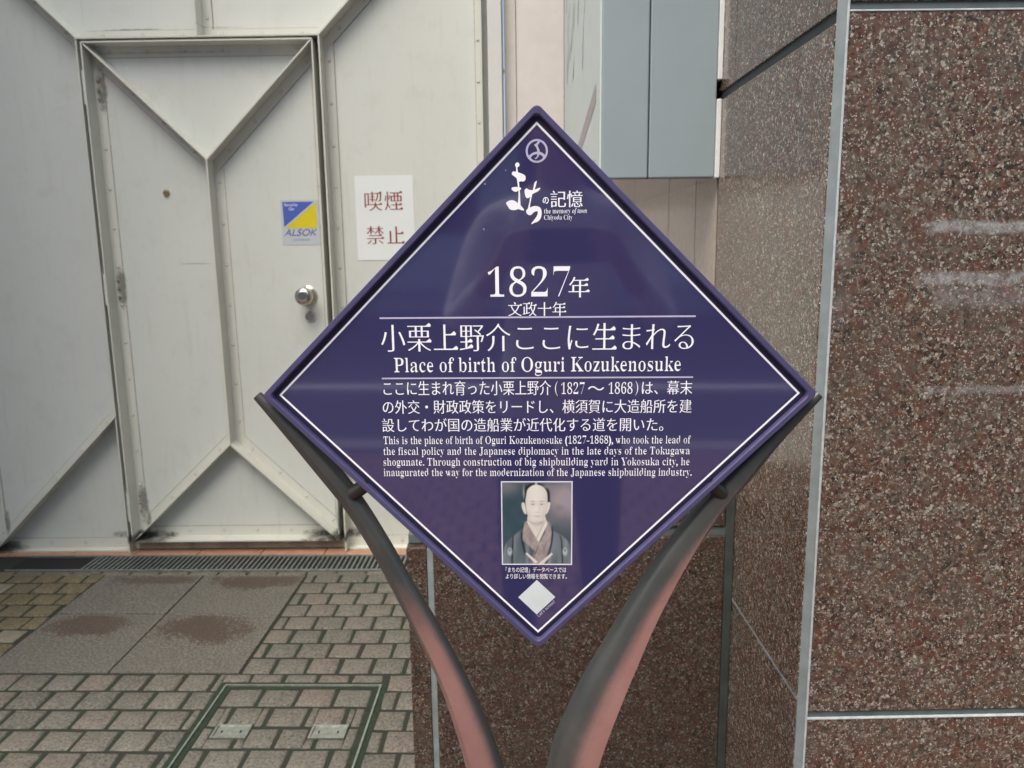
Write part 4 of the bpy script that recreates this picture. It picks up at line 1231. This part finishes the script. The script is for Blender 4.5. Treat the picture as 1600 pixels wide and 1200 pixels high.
# curved legs: blades with a rounded inner face, a ridge and a flat outer face
def leg(pts, sgn, wear):
    bm = bmesh.new()
    lay = bm.verts.layers.float.new('wear')
    P = [(Vector((p[0], p[1])), p[2], p[3]) for p in pts]
    Q = []
    for i in range(len(P) - 1):
        p0 = P[max(i - 1, 0)]; p1 = P[i]; p2 = P[i + 1]; p3 = P[min(i + 2, len(P) - 1)]
        for q in range(6):
            t = q / 6
            cr = lambda a, b, c, d: 0.5 * ((2 * b) + (c - a) * t + (2 * a - 5 * b + 4 * c - d) * t * t + (-a + 3 * b - 3 * c + d) * t ** 3)
            Q.append(tuple(cr(p0[k], p1[k], p2[k], p3[k]) for k in range(3)))
    Q.append(P[-1])
    prev = None
    for i, (c, r, kr) in enumerate(Q):
        a, b = Q[max(i - 1, 0)][0], Q[min(i + 1, len(Q) - 1)][0]
        d = (b - a).normalized(); sd = Vector((-d.y, d.x))
        if sd.x * sgn < 0: sd = -sd                                # points outward, away from the sign
        sec = []                                                   # (side, depth) in units of r
        for k in range(9):                                         # rounded inner face, from the back edge to the ridge
            an = math.pi * 0.5 * k / 8
            sec.append((-1 + (kr + 1) * (1 - math.cos(an)) ** 1.0, -0.35 + 1.15 * math.sin(an) ** 0.9))
        for k in range(1, 7):                                      # flat outer face with a slightly rolled edge
            f = k / 6
            sec.append((kr + (1 - kr) * f, 0.8 - 0.75 * f - (0.12 if k == 6 else 0)))
        sec += [(0.86, -0.45), (0.2, -0.62), (-0.5, -0.6)]
        ring = []
        for x, z in sec:
            p = c + sd * (x * r)
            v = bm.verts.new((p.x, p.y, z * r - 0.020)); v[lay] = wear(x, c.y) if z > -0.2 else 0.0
            ring.append(v)
        if prev:
            n = len(ring)
            for k in range(n): bm.faces.new((prev[k], prev[(k + 1) % n], ring[(k + 1) % n], ring[k]))
        else: bm.faces.new(ring)
        prev = ring
    bm.faces.new(prev)
    bmesh.ops.recalc_face_normals(bm, faces=bm.faces[:])
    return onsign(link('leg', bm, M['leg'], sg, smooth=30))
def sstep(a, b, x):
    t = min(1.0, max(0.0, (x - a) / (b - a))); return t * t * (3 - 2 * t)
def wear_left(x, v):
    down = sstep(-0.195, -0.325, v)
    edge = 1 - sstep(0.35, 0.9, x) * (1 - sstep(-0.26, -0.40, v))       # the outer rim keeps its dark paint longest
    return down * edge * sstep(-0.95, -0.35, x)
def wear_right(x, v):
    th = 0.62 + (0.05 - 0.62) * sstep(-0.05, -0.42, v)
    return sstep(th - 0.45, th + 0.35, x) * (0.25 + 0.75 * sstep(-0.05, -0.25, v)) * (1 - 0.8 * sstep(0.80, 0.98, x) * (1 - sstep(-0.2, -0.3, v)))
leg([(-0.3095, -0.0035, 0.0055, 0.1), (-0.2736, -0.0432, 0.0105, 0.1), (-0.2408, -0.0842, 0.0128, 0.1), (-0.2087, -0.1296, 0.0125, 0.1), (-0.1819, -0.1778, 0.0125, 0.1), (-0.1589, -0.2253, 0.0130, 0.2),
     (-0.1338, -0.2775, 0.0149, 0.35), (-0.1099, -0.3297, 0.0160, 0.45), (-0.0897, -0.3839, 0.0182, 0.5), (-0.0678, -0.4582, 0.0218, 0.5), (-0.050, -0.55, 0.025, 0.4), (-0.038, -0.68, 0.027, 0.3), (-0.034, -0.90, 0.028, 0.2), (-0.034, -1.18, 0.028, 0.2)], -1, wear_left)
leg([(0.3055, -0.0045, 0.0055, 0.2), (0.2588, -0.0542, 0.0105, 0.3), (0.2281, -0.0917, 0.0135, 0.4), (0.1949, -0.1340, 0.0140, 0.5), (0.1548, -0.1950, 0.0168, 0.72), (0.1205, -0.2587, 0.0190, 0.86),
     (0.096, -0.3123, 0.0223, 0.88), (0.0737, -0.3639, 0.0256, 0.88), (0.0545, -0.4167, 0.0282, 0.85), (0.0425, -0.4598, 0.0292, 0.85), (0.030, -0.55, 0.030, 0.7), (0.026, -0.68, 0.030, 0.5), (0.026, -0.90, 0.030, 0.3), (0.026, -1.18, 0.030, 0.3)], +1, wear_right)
for a, b in (((-0.208, -0.116, -0.016), (-0.186, -0.100, -0.010)), ((0.206, -0.116, -0.016), (0.186, -0.100, -0.010))):
    bm = bmesh.new(); tube(bm, a, b, 0.0082, 18)
    onsign(link('peg', bm, M['peg'], sg, smooth=40))
bm = bmesh.new(); tube(bm, (-0.0, 0.03, -0.01), (0.0, 0.03, 0.008), 0.13, 40)
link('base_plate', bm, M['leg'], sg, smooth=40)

# ------------------------------------------------------------------ the person taking the picture (mirrored in the glossy sign)
def outfit():
    t = NT('pale_jacket_over_dark_trousers')
    sx = t.n("ShaderNodeSeparateXYZ"); t.l(t.obj(), sx.inputs[0])
    nz = t.noise(12, 4, 0.6)
    c = t.ramp(nz.outputs['Fac'], [(0.3, (0.68, 0.69, 0.71)), (0.7, (0.78, 0.79, 0.81))])
    t.col(t.mix(t.math('GREATER_THAN', sx.outputs[2], 0.845), (0.03, 0.033, 0.045), c))
    t.set(Roughness=0.85)
    t.bump(t.noise(9, 3, 0.6).outputs['Fac'], 0.6, 0.03)
    return t.m
def person():
    g = []            # (point, radius, parent index)
    def add(p, r, par=None):
        g.append((Vector(p), r if isinstance(r, tuple) else (r, r), par)); return len(g) - 1
    ox, oy = 0.06, -0.42
    pel = add((ox, oy, 0.90), (0.155, 0.105))
    wai = add((ox, oy + 0.01, 1.06), (0.145, 0.10), pel)
    che = add((ox, oy + 0.01, 1.24), (0.165, 0.115), wai)
    shb = add((ox, oy, 1.36), (0.13, 0.09), che)
    nek = add((ox, oy + 0.01, 1.44), 0.055, shb)
    hd0 = add((ox, oy + 0.03, 1.51), (0.066, 0.078), nek)
    hd1 = add((ox, oy + 0.045, 1.58), (0.075, 0.095), hd0)
    hd2 = add((ox, oy + 0.03, 1.65), (0.062, 0.08), hd1)
    for sx, hx in ((-1, -0.035), (1, 0.165)):
        hip = add((ox + sx * 0.095, oy, 0.84), 0.092, pel)
        kne = add((ox + sx * 0.11, oy + 0.02, 0.47), 0.062, hip)
        ank = add((ox + sx * 0.12, oy - 0.01, 0.09), 0.042, kne)
        add((ox + sx * 0.14, oy + 0.13, 0.035), (0.04, 0.032), ank)
        sho = add((ox + sx * 0.175, oy, 1.345), 0.060, shb)
        mid = add((ox + sx * 0.225, oy + 0.06, 1.22), 0.047, sho)
        elb = add((ox + sx * 0.26, oy + 0.13, 1.10), 0.041, mid)
        fore = add(((ox + sx * 0.26) * 0.45 + (hx + sx * 0.05) * 0.55, -0.18, 1.175), 0.038, elb)
        wri = add((hx + sx * 0.05, -0.10, 1.235), 0.027, fore)
        plm = add((hx + sx * 0.018, -0.055, 1.285), (0.036, 0.018), wri)
        for k, (dz, ln) in enumerate(((0.045, 0.05), (0.028, 0.056), (0.010, 0.053), (-0.008, 0.043))):
            kn = add((hx + sx * 0.012, -0.030, 1.285 + dz * 0.8), 0.0095, plm)
            m1 = add((hx + sx * 0.004 - sx * 0.2 * ln, -0.014 + 0.012, 1.288 + dz), 0.0082, kn)
            add((hx - sx * 0.75 * ln, 0.000, 1.290 + dz * 1.05), 0.0072, m1)
        t1 = add((hx + sx * 0.004, -0.062, 1.315), 0.0105, plm)
        add((hx - sx * 0.035, -0.040, 1.325), 0.0085, t1)
    me = bpy.data.meshes.new('person')
    me.from_pydata([p for p, r, q in g], [(q, i) for i, (p, r, q) in enumerate(g) if q is not None], [])
    o = bpy.data.objects.new('person', me); COL.objects.link(o)
    sk = o.modifiers.new('skin', 'SKIN'); o.modifiers.new('sub', 'SUBSURF').levels = 3
    sk.use_smooth_shade = True
    for i, (p, r, q) in enumerate(g):
        v = me.skin_vertices[0].data[i]; v.radius = r; v.use_root = (i == 0)
    dg = bpy.context.evaluated_depsgraph_get()
    ev = bpy.data.meshes.new_from_object(o.evaluated_get(dg))
    o.modifiers.clear(); o.data = ev; bpy.data.meshes.remove(me)
    ev.materials.clear()
    for m in (outfit(), plain('dark_trousers', (0.03, 0.033, 0.045), 0.85), plain('skin_tone', (0.48, 0.30, 0.22), 0.5),
              plain('black_hair', (0.012, 0.011, 0.011), 0.85), plain('black_shoes', (0.015, 0.015, 0.016), 0.4)): ev.materials.append(m)
    for p in ev.polygons:
        c = p.center
        hand = c.y > -0.115 and 1.15 < c.z < 1.45
        p.material_index = 2 if (hand or c.z > 1.425) else (0 if c.z > 0.70 else (1 if c.z > 0.085 else 4))
        p.use_smooth = True
    head = [v.co for v in ev.vertices if v.co.z > 1.50]
    fy0 = max(c.y for c in head if abs(c.z - 1.58) < 0.03)
    xl, xr = min(c.x for c in head if abs(c.z - 1.57) < 0.03), max(c.x for c in head if abs(c.z - 1.57) < 0.03)
    for c in head:                                          # draw the nose and ears out of the head's own surface
        if c.y > oy + 0.06:
            c.y += 0.026 * math.exp(-((c.x - ox) / 0.016) ** 2 - ((c.z - 1.56) / 0.026) ** 2)
            c.y -= 0.006 * sum(math.exp(-((c.x - ox - e * 0.03) / 0.016) ** 2 - ((c.z - 1.588) / 0.014) ** 2) for e in (-1, 1))
        for e, xe in ((-1, xl), (1, xr)):
            c.x += e * 0.016 * math.exp(-((c.x - xe) / 0.015) ** 2 - ((c.z - 1.568) / 0.026) ** 2 - ((c.y - oy - 0.03) / 0.02) ** 2)
    def front(x, z): return max([c.y for c in head if abs(c.x - x) < 0.022 and abs(c.z - z) < 0.022] or [oy + 0.11])
    bm = bmesh.new()
    bmesh.ops.create_uvsphere(bm, u_segments=24, v_segments=14, radius=1.0)
    top = max(c.z for c in head); hx0, hx1 = min(c.x for c in head if c.z > 1.6), max(c.x for c in head if c.z > 1.6)
    hy0, hy1 = min(c.y for c in head if c.z > 1.54), max(c.y for c in head if c.z > 1.6)
    for v in bm.verts:
        v.co = Vector(((hx0 + hx1) / 2 + v.co.x * ((hx1 - hx0) / 2 + 0.014), (hy0 + hy1) / 2 - 0.010 + v.co.y * ((hy1 - hy0) / 2 + 0.014), 1.59 + v.co.z * (top - 1.59 + 0.024)))
    bmesh.ops.delete(bm, geom=[v for v in bm.verts if v.co.z < 1.53 or (v.co.z < 1.615 and v.co.y > (hy0 + hy1) / 2 + 0.012)], context='VERTS')
    link('hair', bm, ev.materials[3], o, smooth=60)
    for e in (-1, 1):
        bm = bmesh.new(); bmesh.ops.create_uvsphere(bm, u_segments=12, v_segments=8, radius=1.0)
        fy = front(ox + e * 0.03, 1.585)
        for v in bm.verts: v.co = Vector((ox + e * 0.03 + v.co.x * 0.013, fy - 0.002 + v.co.y * 0.005, 1.585 + v.co.z * 0.006))
        link('eye', bm, ev.materials[4], o, smooth=60)
    bm = bmesh.new(); bmesh.ops.create_uvsphere(bm, u_segments=12, v_segments=8, radius=1.0)
    fy = front(ox, 1.525)
    for v in bm.verts: v.co = Vector((ox + v.co.x * 0.022, fy - 0.003 + v.co.y * 0.005, 1.522 + v.co.z * 0.005))
    link('mouth', bm, plain('lip_tone', (0.33, 0.14, 0.12), 0.5), o, smooth=60)
    tag(o, 'person in pale grey jacket and dark trousers holding a phone, mirrored in the sign', 'person')
    return o
person()
ph = empty('phone', (0.065, -0.022, 1.305))
tag(ph, 'black phone held sideways by the person, mirrored dark in the glossy sign', 'phone')
bm = bmesh.new(); box(bm, -0.079, 0.079, 0.0, 0.008, -0.037, 0.037, 0.0035); link('body', bm, M['gate_dark'], ph)
